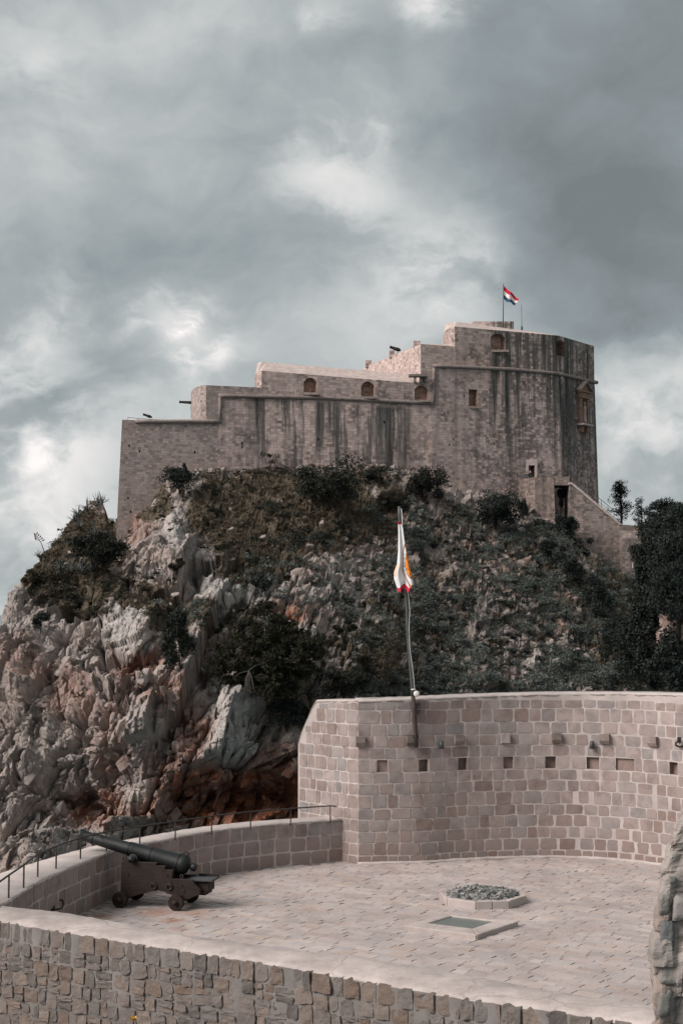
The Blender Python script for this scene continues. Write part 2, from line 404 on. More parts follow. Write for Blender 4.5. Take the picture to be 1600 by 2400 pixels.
def rock_mat():
    m, nt = new_mat('limestone_cliff'); P = pos(nt)
    soil = (nt.n('ShaderNodeAttribute', attribute_name='soil'), 'Fac'); rust = (nt.n('ShaderNodeAttribute', attribute_name='rust'), 'Fac'); pale = (nt.n('ShaderNodeAttribute', attribute_name='pale'), 'Fac')
    cell = (nt.n('ShaderNodeAttribute', attribute_name='cell'), 'Fac')
    n0 = nt.noise(P, 0.12, 5, 0.6); n1 = nt.noise(P, 0.5, 6, 0.65, 0.4); n2 = nt.noise(P, 2.2, 6, 0.7); n3 = nt.noise(P, 7.0, 4, 0.7)
    c = nt.ramp(n1, [(0.25, (0.185,0.160,0.148)), (0.42, (0.33,0.282,0.258)), (0.58, (0.43,0.372,0.342)), (0.75, (0.52,0.455,0.42))])
    c = nt.mix(nt.math('MULTIPLY', nt.mapr(cell, 0.0, 1.0, 0.0, 1.0), 0.5), c, nt.mix(1.0, c, (0.66,0.66,0.67), 'MULTIPLY'))
    c = nt.mix(nt.math('MULTIPLY', nt.mapr(n0, 0.45, 0.62), 0.45), c, (0.37,0.265,0.22))               # warm pinkish beds
    c = nt.mix(nt.math('MULTIPLY', pale, 0.7), c, (0.46,0.43,0.405))
    lich = nt.noise(nt.scaled(P, (1, 1, 0.5)), 0.9, 6, 0.75)
    c = nt.mix(nt.math('MULTIPLY', nt.mapr(lich, 0.51, 0.66), 0.70), c, (0.085,0.085,0.083))            # grey-black lichen
    c = nt.mix(nt.math('MULTIPLY', nt.mapr(n2, 0.45, 0.7), 0.35), c, nt.mix(1.0, c, (0.6,0.58,0.56), 'MULTIPLY'))
    rf = nt.math('MULTIPLY', rust, nt.mapr(nt.math('ADD', nt.math('MULTIPLY', n1, 0.6), nt.math('MULTIPLY', n2, 0.5)), 0.38, 0.66))
    c = nt.mix(nt.math('MULTIPLY', rf, 1.0, clamp=True), c, nt.ramp(n2, [(0.3, (0.075,0.024,0.014)), (0.55, (0.30,0.11,0.058)), (0.8, (0.42,0.21,0.135))]))
    sc = nt.ramp(n2, [(0.3, (0.042,0.037,0.027)), (0.5, (0.090,0.072,0.052)), (0.65, (0.145,0.108,0.080)), (0.8, (0.23,0.18,0.145))])
    sf = nt.mapr(nt.math('ADD', soil, nt.math('MULTIPLY', nt.math('SUBTRACT', n1, 0.5), 1.3)), 0.42, 0.62, 0, 1, True)
    c = nt.mix(sf, c, sc)
    h = nt.math('ADD', nt.math('MULTIPLY', n2, 1.0), nt.math('MULTIPLY', n3, 0.6))
    finish(nt, c, 0.95, h, 1.0, 0.22, spec=0.1); return m
M['rock'] = rock_mat()

def leaf_mat(name, c1, c2, c3, scale=0.9):
    m, nt = new_mat(name); P = pos(nt)
    n = nt.noise(P, scale, 3, 0.6); n2 = nt.noise(P, scale*6, 3, 0.6)
    f = nt.math('ADD', nt.math('MULTIPLY', n, 0.55), nt.math('MULTIPLY', n2, 0.45))
    c = nt.ramp(f, [(0.32, c1), (0.5, c2), (0.68, c3)])
    b = nt.n('ShaderNodeBsdfPrincipled'); nt.set(b, 'Base Color', c); b.inputs['Roughness'].default_value = 0.7; b.inputs['Specular IOR Level'].default_value = 0.15
    nt.n('ShaderNodeOutputMaterial', {'Surface': b}); return m
M['leaf_dark'] = leaf_mat('dark_evergreen_leaf', (0.010,0.012,0.010), (0.020,0.023,0.018), (0.036,0.036,0.026))
M['leaf_pine'] = leaf_mat('pine_needle', (0.011,0.012,0.008), (0.022,0.022,0.013), (0.048,0.041,0.022))
M['leaf_black'] = leaf_mat('deep_green_leaf', (0.008,0.011,0.010), (0.018,0.023,0.020), (0.046,0.053,0.044))
M['leaf_grey'] = leaf_mat('grey_green_scrub', (0.036,0.043,0.037), (0.088,0.100,0.088), (0.175,0.190,0.170), 0.5)
M['leaf_brown'] = leaf_mat('dry_brown_scrub', (0.028,0.025,0.017), (0.066,0.055,0.038), (0.125,0.098,0.070), 0.5)
M['leaf_grass'] = leaf_mat('dry_grass', (0.045,0.038,0.024), (0.10,0.076,0.050), (0.19,0.135,0.095), 0.5)
M['leaf_agave'] = leaf_mat('agave_leaf', (0.045,0.058,0.056), (0.085,0.105,0.102), (0.15,0.17,0.165), 1.5)
M['bark'] = simple_mat('grey_bark', (0.040,0.033,0.029), 0.9, 0, 0.35, 3, 0.1, 0.5)
M['twig'] = simple_mat('pale_dead_twig', (0.105,0.092,0.083), 0.9, 0, 0.3, 3, 0.1, 0.4)

def sea_mat():
    m, nt = new_mat('sea_water'); P = pos(nt)
    n = nt.noise(nt.scaled(P, (0.25, 0.12, 1)), 1.0, 6, 0.65)
    c = nt.mix(nt.mapr(n, 0.3, 0.7), (0.05,0.095,0.105), (0.075,0.13,0.14))
    finish(nt, c, 0.25, n, 0.6, 0.3, spec=0.5); return m
M['sea'] = sea_mat()

def fort_mat(name, tint, stain=1.0, brickscale=1.0, patch=0.0):
    """weathered ashlar far away: courses, tinted blocks and water streaks below the string course"""
    m, nt = new_mat(name); P = pos(nt)
    uv = (nt.n('ShaderNodeTexCoord'), 'UV')
    nz = nt.n('ShaderNodeTexNoise'); nt.set(nz, 'Vector', uv); nz.inputs['Scale'].default_value = 0.9; nz.inputs['Detail'].default_value = 2
    uvw = nt.vmath('ADD', uv, nt.vmath('SCALE', nt.vmath('SUBTRACT', (nz,1), (0.5,0.5,0.5)), scale=0.28))
    br = nt.n('ShaderNodeTexBrick', {'Vector': uvw, 'Color1': (0,0,0), 'Color2': (1,1,1), 'Mortar': (0.5,0.5,0.5)})
    br.inputs['Scale'].default_value = brickscale; br.inputs['Mortar Size'].default_value = 0.022; br.inputs['Mortar Smooth'].default_value = 0.3
    br.inputs['Brick Width'].default_value = 0.56; br.inputs['Row Height'].default_value = 0.32; br.offset = 0.43; br.squash = 0.75; br.squash_frequency = 3
    bl = (br, 0); mort = (br, 1)
    n0 = nt.noise(P, 0.10, 5, 0.6); n1 = nt.noise(P, 0.45, 5, 0.65); n2 = nt.noise(P, 2.6, 5, 0.7)
    t = tint
    c = nt.ramp(bl, [(0.0, tuple(x*0.58 for x in t)), (0.3, tuple(x*0.86 for x in t)), (0.7, t), (1.0, (min(1,t[0]*1.18), t[1]*1.16, t[2]*1.14))])
    c = nt.mix(nt.math('MULTIPLY', nt.mapr(n1, 0.35, 0.7), 0.45), c, nt.mix(1.0, c, (0.68,0.66,0.66), 'MULTIPLY'))
    c = nt.mix(nt.math('MULTIPLY', nt.mapr(n0, 0.5, 0.7), 0.35), c, (t[0]*0.85, t[1]*0.72, t[2]*0.62))
    # dark weathered single blocks
    sxp = nt.n('ShaderNodeSeparateXYZ', {'Vector': P})
    tw = nt.mapr((sxp,0), 15, 21, 0.0, 0.10, True)
    wn = nt.math('MULTIPLY', nt.mapr(nt.math('ADD', n1, tw), 0.50, 0.62), nt.mapr(bl, 0.55, 0.8, 1.0, 0.0))
    c = nt.mix(nt.math('MULTIPLY', nt.math('MULTIPLY', wn, nt.mapr(n2, 0.36, 0.55)), 0.75*stain), c, (0.075,0.067,0.062))
    c = nt.mix(nt.math('MULTIPLY', mort, nt.mapr(n2, 0.3, 0.7, 0.15, 0.6)), c, tuple(x*0.40 for x in t))
    # vertical streaks
    sx = nt.n('ShaderNodeSeparateXYZ', {'Vector': P})
    sp = nt.n('ShaderNodeCombineXYZ', {'X': (sx,0), 'Y': (sx,1), 'Z': nt.math('MULTIPLY', (sx,2), 0.055)})
    s1 = nt.noise(sp, 0.42, 5, 0.72); s2 = nt.noise(sp, 1.5, 4, 0.65)
    sv = nt.math('ADD', nt.math('MULTIPLY', s1, 0.65), nt.math('MULTIPLY', s2, 0.35))
    # wet curtain wall below the string course (x -11..8) and the tower face (x 15..28)
    zc = nt.math('ADD', nt.math('MULTIPLY', (sx,0), -0.03), 30.6)
    m1 = nt.math('MULTIPLY', nt.mapr((sx,0), -14, -8, 0, 1, True), nt.mapr((sx,0), 6.5, 10, 1, 0, True))
    m1 = nt.math('MULTIPLY', m1, nt.mapr(nt.math('SUBTRACT', zc, (sx,2)), -0.2, 0.3, 0, 1))
    m1 = nt.math('MULTIPLY', m1, nt.mapr(nt.math('SUBTRACT', zc, (sx,2)), 3, 14, 1.0, 0.55))
    m2 = nt.math('MULTIPLY', nt.mapr((sx,0), 14, 20, 0, 1, True), nt.mapr((sx,2), 20, 34, 0.45, 1.0, True))
    mk = nt.math('MAXIMUM', m1, m2); mk = nt.math('MAXIMUM', mk, 0.26)
    st = nt.math('MULTIPLY', nt.mapr(sv, 0.44, 0.505), mk)
    c = nt.mix(nt.math('MULTIPLY', st, 0.92*stain), c, nt.mix(nt.mapr(s2, 0.4, 0.6), (0.060,0.062,0.060), (0.105,0.098,0.092)))
    st2 = nt.math('MULTIPLY', nt.mapr(sv, 0.525, 0.585), mk)
    c = nt.mix(nt.math('MULTIPLY', st2, 0.92*stain), c, (0.022,0.024,0.024))
    rr = nt.math('MULTIPLY', nt.mapr(nt.noise(sp, 0.42, 4, 0.7), 0.60, 0.68), nt.mapr(n2, 0.4, 0.65))
    c = nt.mix(nt.math('MULTIPLY', rr, 0.5), c, (0.20,0.105,0.065))
    h = nt.math('SUBTRACT', nt.math('MULTIPLY', n2, 0.6), nt.math('MULTIPLY', mort, 0.8))
    h = nt.math('ADD', h, nt.math('MULTIPLY', bl, 0.4))
    finish(nt, c, 0.93, h, 0.6, 0.06, spec=0.12); return m
M['fort'] = fort_mat('weathered_fort_ashlar', (0.54,0.418,0.382))
M['fort_plain'] = fort_mat('fort_rubble_wall', (0.41,0.333,0.308), 0.35, 1.15)
M['fort_clean'] = fort_mat('fort_clean_ashlar', (0.54,0.425,0.39), 0.12)
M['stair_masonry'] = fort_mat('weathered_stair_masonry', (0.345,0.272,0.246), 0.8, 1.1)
M['fort_brick'] = fort_mat('fort_reddish_recess', (0.46,0.29,0.225), 0.4, 1.3)
M['fort_cap'] = mortar_mat('fort_weathered_coping', (0.48,0.395,0.362), 0.25)
M['cordon'] = stone_mat('string_course_stone', [(0.27,0.22,0.20),(0.33,0.27,0.245)], 'object', 0.05, 0.9, 0.5, 4.0)
M['terracotta_stone'] = simple_mat('reddish_carved_stone', (0.25,0.155,0.115), 0.9, 0, 0.3, 2.0, 0.1)
M['statue'] = simple_mat('statue_stone', (0.34,0.27,0.235), 0.9, 0, 0.25, 4.0, 0.1)
# ------------------------------------------------------------------ sea
SEA_Z = -18.0
me = MB().add([(-30000,-200,SEA_Z),(30000,-200,SEA_Z),(30000,40000,SEA_Z),(-30000,40000,SEA_Z)], [(0,1,2,3)]).mesh('sea')
tag(link('sea', me, M['sea']), 'flat grey green sea seen left of the cliff', kind='structure')

# ------------------------------------------------------------------ the rock the fortress stands on
# profile control points: px of the column, then (py, depth) from below the sea up to the fortress foot
HILL = [
 (-260, [(2400,106),(2160,113),(2000,118),(1900,122),(1820,126),(1750,130),(1690,134),(1650,139),(1620,144),(1600,150),(1680,168)]),
 (-60,  [(2380,107),(2150,113),(1990,118),(1880,121),(1790,124),(1710,127),(1640,130.5),(1590,134),(1555,139),(1535,144),(1610,162)]),
 (2,    [(2370,108),(2140,113),(1985,118),(1870,121),(1770,124),(1680,127),(1600,130),(1550,133.5),(1512,138),(1490,143),(1570,160)]),
 (14,   [(2370,108),(2140,113),(1985,118),(1870,121),(1770,124),(1670,127),(1590,130),(1520,133.5),(1460,138),(1418,143),(1500,160)]),
 (28,   [(2370,108),(2140,113),(1985,118),(1870,121),(1765,124),(1665,127),(1580,130),(1505,134),(1440,138.5),(1386,143),(1470,160)]),
 (62,   [(2360,109),(2130,114),(1980,118),(1865,121),(1760,123.5),(1655,126.5),(1565,130),(1480,135),(1405,141),(1340,148),(1430,166)]),
 (122,  [(2350,110),(2120,115),(1975,119),(1860,121),(1755,123),(1650,126),(1550,130),(1455,136.5),(1365,145),(1282,157),(1350,174)]),
 (176,  [(2340,111),(2110,116),(1970,119.5),(1855,121),(1750,122.5),(1645,125.5),(1540,130),(1435,138),(1330,148),(1212,171),(1280,190)]),
 (240,  [(2340,112),(2110,117),(1965,119.5),(1850,120.5),(1745,121.5),(1640,124.5),(1530,130),(1425,139),(1315,149.5),(1180,184),(1230,205)]),
 (274,  [(2340,112.5),(2110,117),(1965,119.5),(1850,120),(1745,121),(1640,124),(1530,130),(1420,139),(1315,150),(1276,159.5),(1220,175)]),
 (330,  [(2340,113),(2110,118),(1965,119.5),(1850,119.5),(1740,120.5),(1640,123.5),(1530,129),(1420,139),(1305,150),(1205,159.6),(1190,172)]),
 (380,  [(2340,113.5),(2110,118.5),(1965,120),(1850,119.5),(1740,120.5),(1640,123.5),(1530,129),(1415,139),(1290,150),(1140,160.4),(1130,175)]),
 (440,  [(2340,114),(2110,119),(1965,120.5),(1850,120.5),(1740,121),(1640,124),(1530,130),(1410,139),(1270,150),(1106,161.2),(1096,178)]),
 (560,  [(2340,116),(2110,120),(1965,122),(1850,122.5),(1740,122),(1640,125),(1530,131),(1410,140),(1265,151.5),(1105,163),(1092,180)]),
 (690,  [(2340,119),(2110,123),(1965,126),(1850,127),(1740,126.5),(1640,129),(1540,134),(1420,142),(1265,153.5),(1090,164.8),(1080,182)]),
 (780,  [(2340,122),(2110,126),(1950,129),(1830,131),(1725,132),(1630,134),(1530,138.5),(1420,145),(1270,155),(1092,166),(1082,184)]),
 (880,  [(2340,124),(2110,128),(1940,131.5),(1815,134),(1715,136),(1620,138.5),(1520,143),(1415,149),(1275,157.5),(1090,167.4),(1082,186)]),
 (960,  [(2340,125),(2110,130),(1935,133.5),(1805,136.5),(1710,138.5),(1615,141.5),(1515,146),(1410,152),(1275,159.5),(1100,168.4),(1090,186)]),
 (1040, [(2340,126),(2110,131),(1935,135),(1805,138),(1705,140.5),(1610,144),(1510,149),(1405,154.5),(1285,161.5),(1150,169.6),(1140,188)]),
 (1130, [(2340,127),(2110,132),(1935,136),(1805,139),(1700,142),(1605,146),(1505,151),(1405,156.5),(1285,163.5),(1150,171.6),(1140,190)]),
 (1220, [(2340,128),(2110,133),(1935,137),(1805,140),(1700,143.5),(1605,148),(1510,152.5),(1415,158),(1300,164.5),(1185,172),(1160,190)]),
 (1310, [(2340,128),(2110,133),(1935,137),(1810,140.5),(1705,144),(1615,148),(1530,152.5),(1440,158),(1335,164),(1235,170.5),(1200,190)]),
 (1390, [(2340,128),(2110,133),(1935,137),(1815,140.5),(1715,144),(1630,148),(1555,152),(1480,157),(1390,163),(1300,170.2),(1240,190)]),
 (1460, [(2340,128),(2110,133),(1940,137),(1820,140.5),(1725,144),(1650,147.5),(1585,151.5),(1520,156),(1440,162),(1345,171),(1300,195)]),
 (1540, [(2340,126),(2110,131),(1950,135),(1840,139),(1755,143),(1690,147),(1640,151.5),(1590,157),(1530,164),(1450,174),(1380,200)]),
 (1640, [(2340,124),(2110,129),(1960,133),(1860,137),(1785,141.5),(1725,146.5),(1680,152),(1630,159),(1570,167),(1490,178),(1420,205)]),
 (1800, [(2340,122),(2110,127),(1970,131),(1880,136),(1810,141),(1760,147),(1710,154),(1660,162),(1600,171),(1530,183),(1470,210)]),
]
# larger masses: px, py, rx, ry, metres towards the camera (+) or hollowed out (-)
MASSES = [
 (298,1455,74,80,4.2,0.55),(346,1494,50,50,2.2,0.55),(330,1568,75,22,-1.8,0.8),(215,1482,46,26,1.8,0.8),(418,1255,30,80,2.2,0.7),(520,1370,64,58,2.2,0.7),(262,1600,56,55,2.2,0.7),(350,1590,50,40,1.6,0.7),
 (315,1563,70,30,-1.6),(265,1580,60,55,2.4),(345,1585,45,40,1.4),(420,1250,26,75,1.8),(520,1370,60,60,1.6),(540,1700,75,95,3.0),
 (430,1600,55,50,1.6),(470,1770,80,40,2.4),(560,1880,120,55,-5.5),(430,1865,60,45,-3.0),(640,1850,60,60,-3.0),(165,1880,75,50,-3.6),(195,1945,75,45,-4.5),(95,1930,55,40,-2.0),(225,1915,40,40,-2.5),(90,1700,30,120,-1.5),(190,1780,26,110,-1.6),(400,1700,22,90,-1.6),(350,1640,70,24,-1.4),(215,1700,80,120,1.6),(330,1880,60,70,2.0),
 (60,1620,70,90,1.4),(160,1620,60,70,-0.9),(60,1780,60,60,1.6),(250,1790,60,60,-1.4),(330,1720,70,60,1.4),(640,1700,40,60,-1.2),(905,1155,45,28,2.0),(920,1200,45,22,-2.4),(780,1400,12,40,-1.6),(420,1500,45,60,-1.4),(1280,1560,60,60,0.8),(340,1330,40,40,1.0),(180,1470,45,35,1.0)]

def hill_points(NU, NV):
    px = np.array([c[0] for c in HILL], float); K = len(HILL[0][1])
    py = np.array([[q[0] for q in c[1]] for c in HILL], float); yy = np.array([[q[1] for q in c[1]] for c in HILL], float)
    def cub(x, xs, Ym):           # monotone-ish cubic (Catmull-Rom with finite-difference tangents) along axis 0
        i = np.clip(np.searchsorted(xs, x)-1, 0, len(xs)-2)
        m = np.gradient(Ym, xs, axis=0) if Ym.ndim == 1 else np.stack([np.gradient(Ym[:,k], xs) for k in range(Ym.shape[1])], 1)
        h = (xs[i+1]-xs[i]); t = (x-xs[i])/h
        sh = (slice(None),) + (None,)*(Ym.ndim-1); t_ = t[sh]; h_ = h[sh]
        return ((2*t_**3-3*t_**2+1)*Ym[i] + (t_**3-2*t_**2+t_)*h_*m[i]*0.6 + (-2*t_**3+3*t_**2)*Ym[i+1] + (t_**3-t_**2)*h_*m[i+1]*0.6)
    U = np.linspace(-250, 1780, NU)
    cp = cub(U, px, py); cy = cub(U, px, yy)                       # (NU, K)
    # rows: spend samples where the picture shows the surface
    rows = np.concatenate([np.linspace(0,1,8,endpoint=False), np.linspace(1,9,NV-18,endpoint=False), np.linspace(9,10,10)])
    kk = np.arange(K, dtype=float)
    PY = cub(rows, kk, cp.T.copy()).T; YY = cub(rows, kk, cy.T.copy()).T   # (NU,NV)
    global ROWS; ROWS = rows
    PX = np.repeat(U[:,None], PY.shape[1], 1)
    return PX, PY, YY
NU, NV = 1060, 500
PX, PY, YY = hill_points(NU, NV); NV = PX.shape[1]
YB = YY.copy()
_p3 = np.stack([PX.ravel()/70, PY.ravel()/70, np.zeros(PX.size)], 1)
wx = PX + (fbm(_p3, 4, 501)*34).reshape(PX.shape); wy = PY + (fbm(_p3+40, 4, 502)*34).reshape(PX.shape)     # ragged outlines
for ms in MASSES:
    mx, my, rx, ry, a = ms[:5]; pw = ms[5] if len(ms) > 5 else 1.4; k = 0.45 if pw < 1 else 1.0
    q = ((PX+(wx-PX)*k-mx)/rx)**2 + ((PY+(wy-PY)*k-my)/ry)**2
    YY = YY - a*np.where(q < 1, (1-np.clip(q,0,1))**pw, 0)
u_ = (PX-800)/F; v_ = (1200-PY)/F
cP, sP = math.cos(PITCH), math.sin(PITCH)
t_ = YY/(cP - v_*sP)
HP = np.stack([u_*t_, YY, CAMZ + (sP+v_*cP)*t_], -1)               # (NU,NV,3)
def grid_normals(G):
    du = np.gradient(G, axis=0); dv = np.gradient(G, axis=1)
    n = np.cross(du, dv); n /= np.linalg.norm(n, axis=-1, keepdims=True)+1e-9
    s = np.sign((n*np.array([0,-1,0.6])).sum(-1, keepdims=True)); s[s==0] = 1
    return n*s
tb = YB/(cP - v_*sP)
N0 = grid_normals(np.stack([u_*tb, YB, CAMZ + (sP+v_*cP)*tb], -1))
def blur(A, k):
    for ax_ in (0,1):
        pad = [(0,0)]*3; pad[ax_] = (k+1,k); c = np.cumsum(np.pad(A, pad, mode='edge'), axis=ax_)
        n = A.shape[ax_]; A = (np.take(c, np.arange(2*k+1, 2*k+1+n), ax_) - np.take(c, np.arange(0, n), ax_))/(2*k+1)
    return A
N0 = blur(blur(N0, 30), 30)
N0 = 0.6*N0 + 0.4*np.array([-0.12,-0.85,0.5])      # relief leans out of the hill, evenly
N0 /= np.linalg.norm(N0, axis=-1, keepdims=True)+1e-9
P0 = HP.reshape(-1,3); NN = N0.reshape(-1,3); pxf = PX.ravel(); pyf = PY.ravel()

def zone(lst, warp=26):
    w1 = fbm(P0*0.22, 4, 91)*warp; w2 = fbm(P0*0.22+50, 4, 92)*warp
    out = np.zeros(len(P0))
    for (zx, zy, rx, ry, a) in lst:
        q = np.sqrt(((pxf+w1-zx)/rx)**2 + ((pyf+w2-zy)/ry)**2)
        out = np.maximum(out, a*np.clip((1.25-q)/0.5, 0, 1))
    return out
SOIL = zone([(690,1200,250,115,0.74),(540,1200,110,110,0.72),(850,1180,140,110,0.62),(195,1270,110,80,1.0),(130,1340,90,60,0.9),(180,1400,80,45,0.8),(250,1370,60,40,0.8),(330,1400,70,30,0.8),(1120,1380,330,240,0.50),
             (400,1450,70,60,0.75),(450,1470,60,40,0.8),(560,1440,60,40,0.6),(360,1180,50,60,0.7),(600,1330,120,60,0.7),(780,1560,120,90,0.55),(900,1560,120,80,0.6),(700,1640,60,80,0.8),(1450,1450,120,200,0.7),(1600,1560,160,160,1.0)])
RUST = zone([(590,1880,150,85,1.6),(500,1850,130,55,1.4),(430,1900,110,50,0.9),(640,1800,70,50,1.0),(430,1800,60,40,0.7),(310,1560,70,30,0.8),(400,1650,60,50,0.6),(445,1710,50,70,0.7),(225,1900,70,60,0.9),(160,1620,50,70,0.5),(60,1560,60,60,0.45),(250,1740,60,90,0.4),
             (920,1205,40,24,1.0),(680,1435,60,22,1.0),(700,1640,90,30,0.7),(1230,1340,60,60,0.55),(1180,1290,80,40,0.4),(1160,1600,80,30,0.5),(330,1240,50,50,0.6),(1330,1420,60,60,0.5),(280,1640,50,60,0.4),(380,1480,60,30,0.4)])
PALE = zone([(420,1250,30,80,1.0),(520,1370,70,60,1.0),(308,1460,80,70,0.9),(550,1680,80,100,0.9),(470,1610,60,60,0.6),(360,1180,40,50,0.4),(330,1700,80,60,0.4),(620,1420,80,50,0.5),(900,1150,60,30,0.6),(1280,1560,70,50,0.7),(1420,1530,40,60,0.6),(300,1880,80,60,0.4)], 18)
SLOPE = zone([(1120,1380,380,290,1.0),(700,1200,300,130,1.0),(200,1290,120,90,1.0),(1500,1500,200,250,1.0)], 10)     # loose slopes: gentler relief
BOULD = zone([(300,1455,74,78,1.0),(346,1494,50,50,1.0),(420,1250,28,80,0.7),(520,1370,60,55,0.5)], 6)
# rotated, stretched frame: the beds climb to the upper right
def frame(P, ax, k):
    a = np.array(ax, float); a /= np.linalg.norm(a)
    return P - np.outer(P@a, a)*(1-k)
# relief is laid out across the face (depth counts little), so joints run straight and facets stay flat
PF = P0*np.array([1.0, 0.22, 1.0]); AXB = (0.46,0.0,0.89)
Q = frame(PF, AXB, 0.5); Q1 = frame(PF, AXB, 0.55)
amp = 1 - 0.80*SLOPE
f1, e1, r1 = cellmax(Q1/4.0, 3, 1.8, 0.32); f2, e2, r2 = cellmax(Q/1.5+7, 5, 2.1, 0.32)
f3, e3, r3 = cellmax(frame(PF, AXB, 0.7)/0.62+3, 7, 2.1, 0.42, True); f4, e4, r4 = cellmax(PF/0.27, 9, 1.8, 0.5, True)
f1 -= f1.mean(); f2 -= f2.mean(); f3 -= f3.mean(); f4 -= f4.mean()
TOPF = np.clip((9.0-np.tile(ROWS, NU))/1.4, 0.0, 1.0); TOPF = 0.10+0.90*TOPF
amp = amp*TOPF
smo = 1-0.55*BOULD
dsp = amp*smo*(1.6*f1 + 0.80*f2) + (1-0.6*np.clip(SOIL,0,1))*(smo*(0.36+0.06*SLOPE)*f3 + (0.13+0.03*SLOPE)*f4)
dsp -= amp*(1.5*np.exp(-e1/0.05) + 0.75*np.exp(-e2/0.06)) + 0.17*np.exp(-e3/0.07)
dsp += TOPF*0.8*fbm(P0*0.13, 4, 71)*(1-0.5*SLOPE) + 0.08*fbm(P0*1.6, 3, 73)
fade = np.clip((pyf-1000)/60, 0, 1)
HD = P0 + NN*dsp[:,None]
HG = HD.reshape(NU, NV, 3)
idx = np.arange(NU*NV).reshape(NU, NV)
quads = np.stack([idx[:-1,:-1], idx[1:,:-1], idx[1:,1:], idx[:-1,1:]], -1).reshape(-1,4)
me = mesh_np('hill', HD, quads, smooth=False)
attr_float(me, 'soil', SOIL); attr_float(me, 'rust', RUST); attr_float(me, 'pale', PALE); attr_float(me, 'cell', 0.5*r2+0.3*r3+0.2*r1)
set_sharp = np.abs(grid_normals(HG).reshape(-1,3)[:,2])
hill = tag(link('hill', me, M['rock']), 'steep limestone rock with grassy slopes below the fortress', kind='structure')
HPX, HPY = proj(HD)
HNORM = grid_normals(HG).reshape(-1,3)
inview = (pyf > 1040) & (pyf < 2100)
def rock_at(px, py, rad=7):
    """foremost surface vertex of the rock seen near a photograph pixel"""
    d = (HPX-px)**2 + (HPY-py)**2
    c = np.where(d < rad*rad)[0]
    if len(c) == 0: c = np.array([np.argmin(d)])
    i = c[np.argmin(HD[c,1])]
    return Vector(HD[i]), Vector(HNORM[i])

# angular limestone blocks breaking out of the cliff, long axes along the beds
def hull(seed, n=15, sq=0.55):
    rg = np.random.RandomState(seed); p = rg.randn(n,3); p /= np.linalg.norm(p, axis=1, keepdims=True)
    p = np.sign(p)*np.abs(p)**sq; p /= np.abs(p).max(0)
    bm = bmesh.new()
    for q in p: bm.verts.new(q)
    bmesh.ops.convex_hull(bm, input=bm.verts)
    bmesh.ops.delete(bm, geom=[v for v in bm.verts if not v.link_faces], context='VERTS')
    bmesh.ops.triangulate(bm, faces=bm.faces); bm.verts.index_update(); bm.verts.ensure_lookup_table()
    V = np.array([tuple(v.co) for v in bm.verts]); T = np.array([[v.index for v in f.verts] for f in bm.faces]); bm.free(); return V, T
HULLS = [hull(k) for k in range(16)]
def blocks(name, ids, smin, smax, power, seed, long_=1.7, push=0.1, axis=(0.50,0.15,0.85), spread=0.35):
    rg = np.random.RandomState(seed); VV = []; TT = []; o = 0; at_ = {k: [] for k in ('soil','rust','pale','cell')}
    ax = np.array(axis)/np.linalg.norm(axis)
    for i in ids:
        V, T = HULLS[rg.randint(16)]; s = smin + (smax-smin)*rg.rand()**power
        a = ax + spread*rg.randn(3); a /= np.linalg.norm(a); nr = NN[i] + 0.35*rg.randn(3); b = nr - a*(nr@a); b /= np.linalg.norm(b); c = np.cross(a, b)
        Mx = np.stack([a*s*long_*(0.7+0.6*rg.rand()), b*s*(0.55+0.4*rg.rand()), c*s*(0.6+0.5*rg.rand())], 1)*0.5
        W = V@Mx.T + HD[i] - NN[i]*s*push*rg.rand(); VV.append(W); TT.append(T+o); o += len(V)
        for k, src in (('soil',SOIL*0.0),): pass
        at_['soil'].append(np.zeros(len(V))); at_['rust'].append(np.full(len(V), RUST[i]*0.8)); at_['pale'].append(np.full(len(V), PALE[i])); at_['cell'].append(np.full(len(V), rg.rand()))
    me = mesh_np(name, np.concatenate(VV), np.concatenate(TT), False)
    for k, v in at_.items(): attr_float(me, k, np.concatenate(v))
    ob = link(name, me, M['rock'], hill); ob['kind'] = 'stuff'; return ob
vis = (HPX > -60) & (HPX < 1640) & (HPY > 1050) & (HPY < 2130)
def pick(w, n, seed):
    w = np.where(vis, np.clip(w, 0, None), 0); return np.random.RandomState(seed).choice(len(w), n, p=w/w.sum())
cliffw = np.clip(1-SOIL*1.2, 0.02, 1)*np.clip(1-0.85*SLOPE, 0.08, 1)*np.where((pxf < 760), 1, 0.35)
left = np.clip((470-pxf)/250, 0, 1)
blocks('cliff_blocks', pick(cliffw, 120, 7), 0.6, 1.6, 1.6, 17, 1.7, 0.7, (0.50,0.15,0.85), 0.25)
blocks('cliff_blocks', pick(cliffw, 700, 3), 0.2, 0.55, 1.8, 13, 1.5, 0.5, (0.45,0.1,0.88), 0.35)
HPX, HPY = proj(HD)
# ------------------------------------------------------------------ fortress
FX = [(287,160.0),(1010,170.0),(1311,177.0),(1393,184.0)]
def FY(px):
    for (a, ya), (b, yb) in zip(FX, FX[1:]):
        if px <= b: return ya + (yb-ya)*(px-a)/(b-a)
    return 184.0 + (px-1393)*0.1
def fp(px, py=950, back=0.0):           # plan point on the facade line
    q = at(px, py, FY(px)+back); return Vector((q.x, q.y))
def ztop(px, py, back=0.0): return at(px, py, FY(px)+back).z
def offset(poly, d):                    # plan polygon offset (counter-clockwise, +d grows)
    n = len(poly); out = []
    for i in range(n):
        a, b, c = poly[i-1], poly[i], poly[(i+1)%n]
        e1 = (b-a).normalized(); e2 = (c-b).normalized()
        n1 = Vector((e1.y, -e1.x)); n2 = Vector((e2.y, -e2.x))
        m = (n1+n2); m = m/max(0.35, m.dot(n1)) if m.length > 1e-6 else n1
        out.append(b + m*d)
    return out
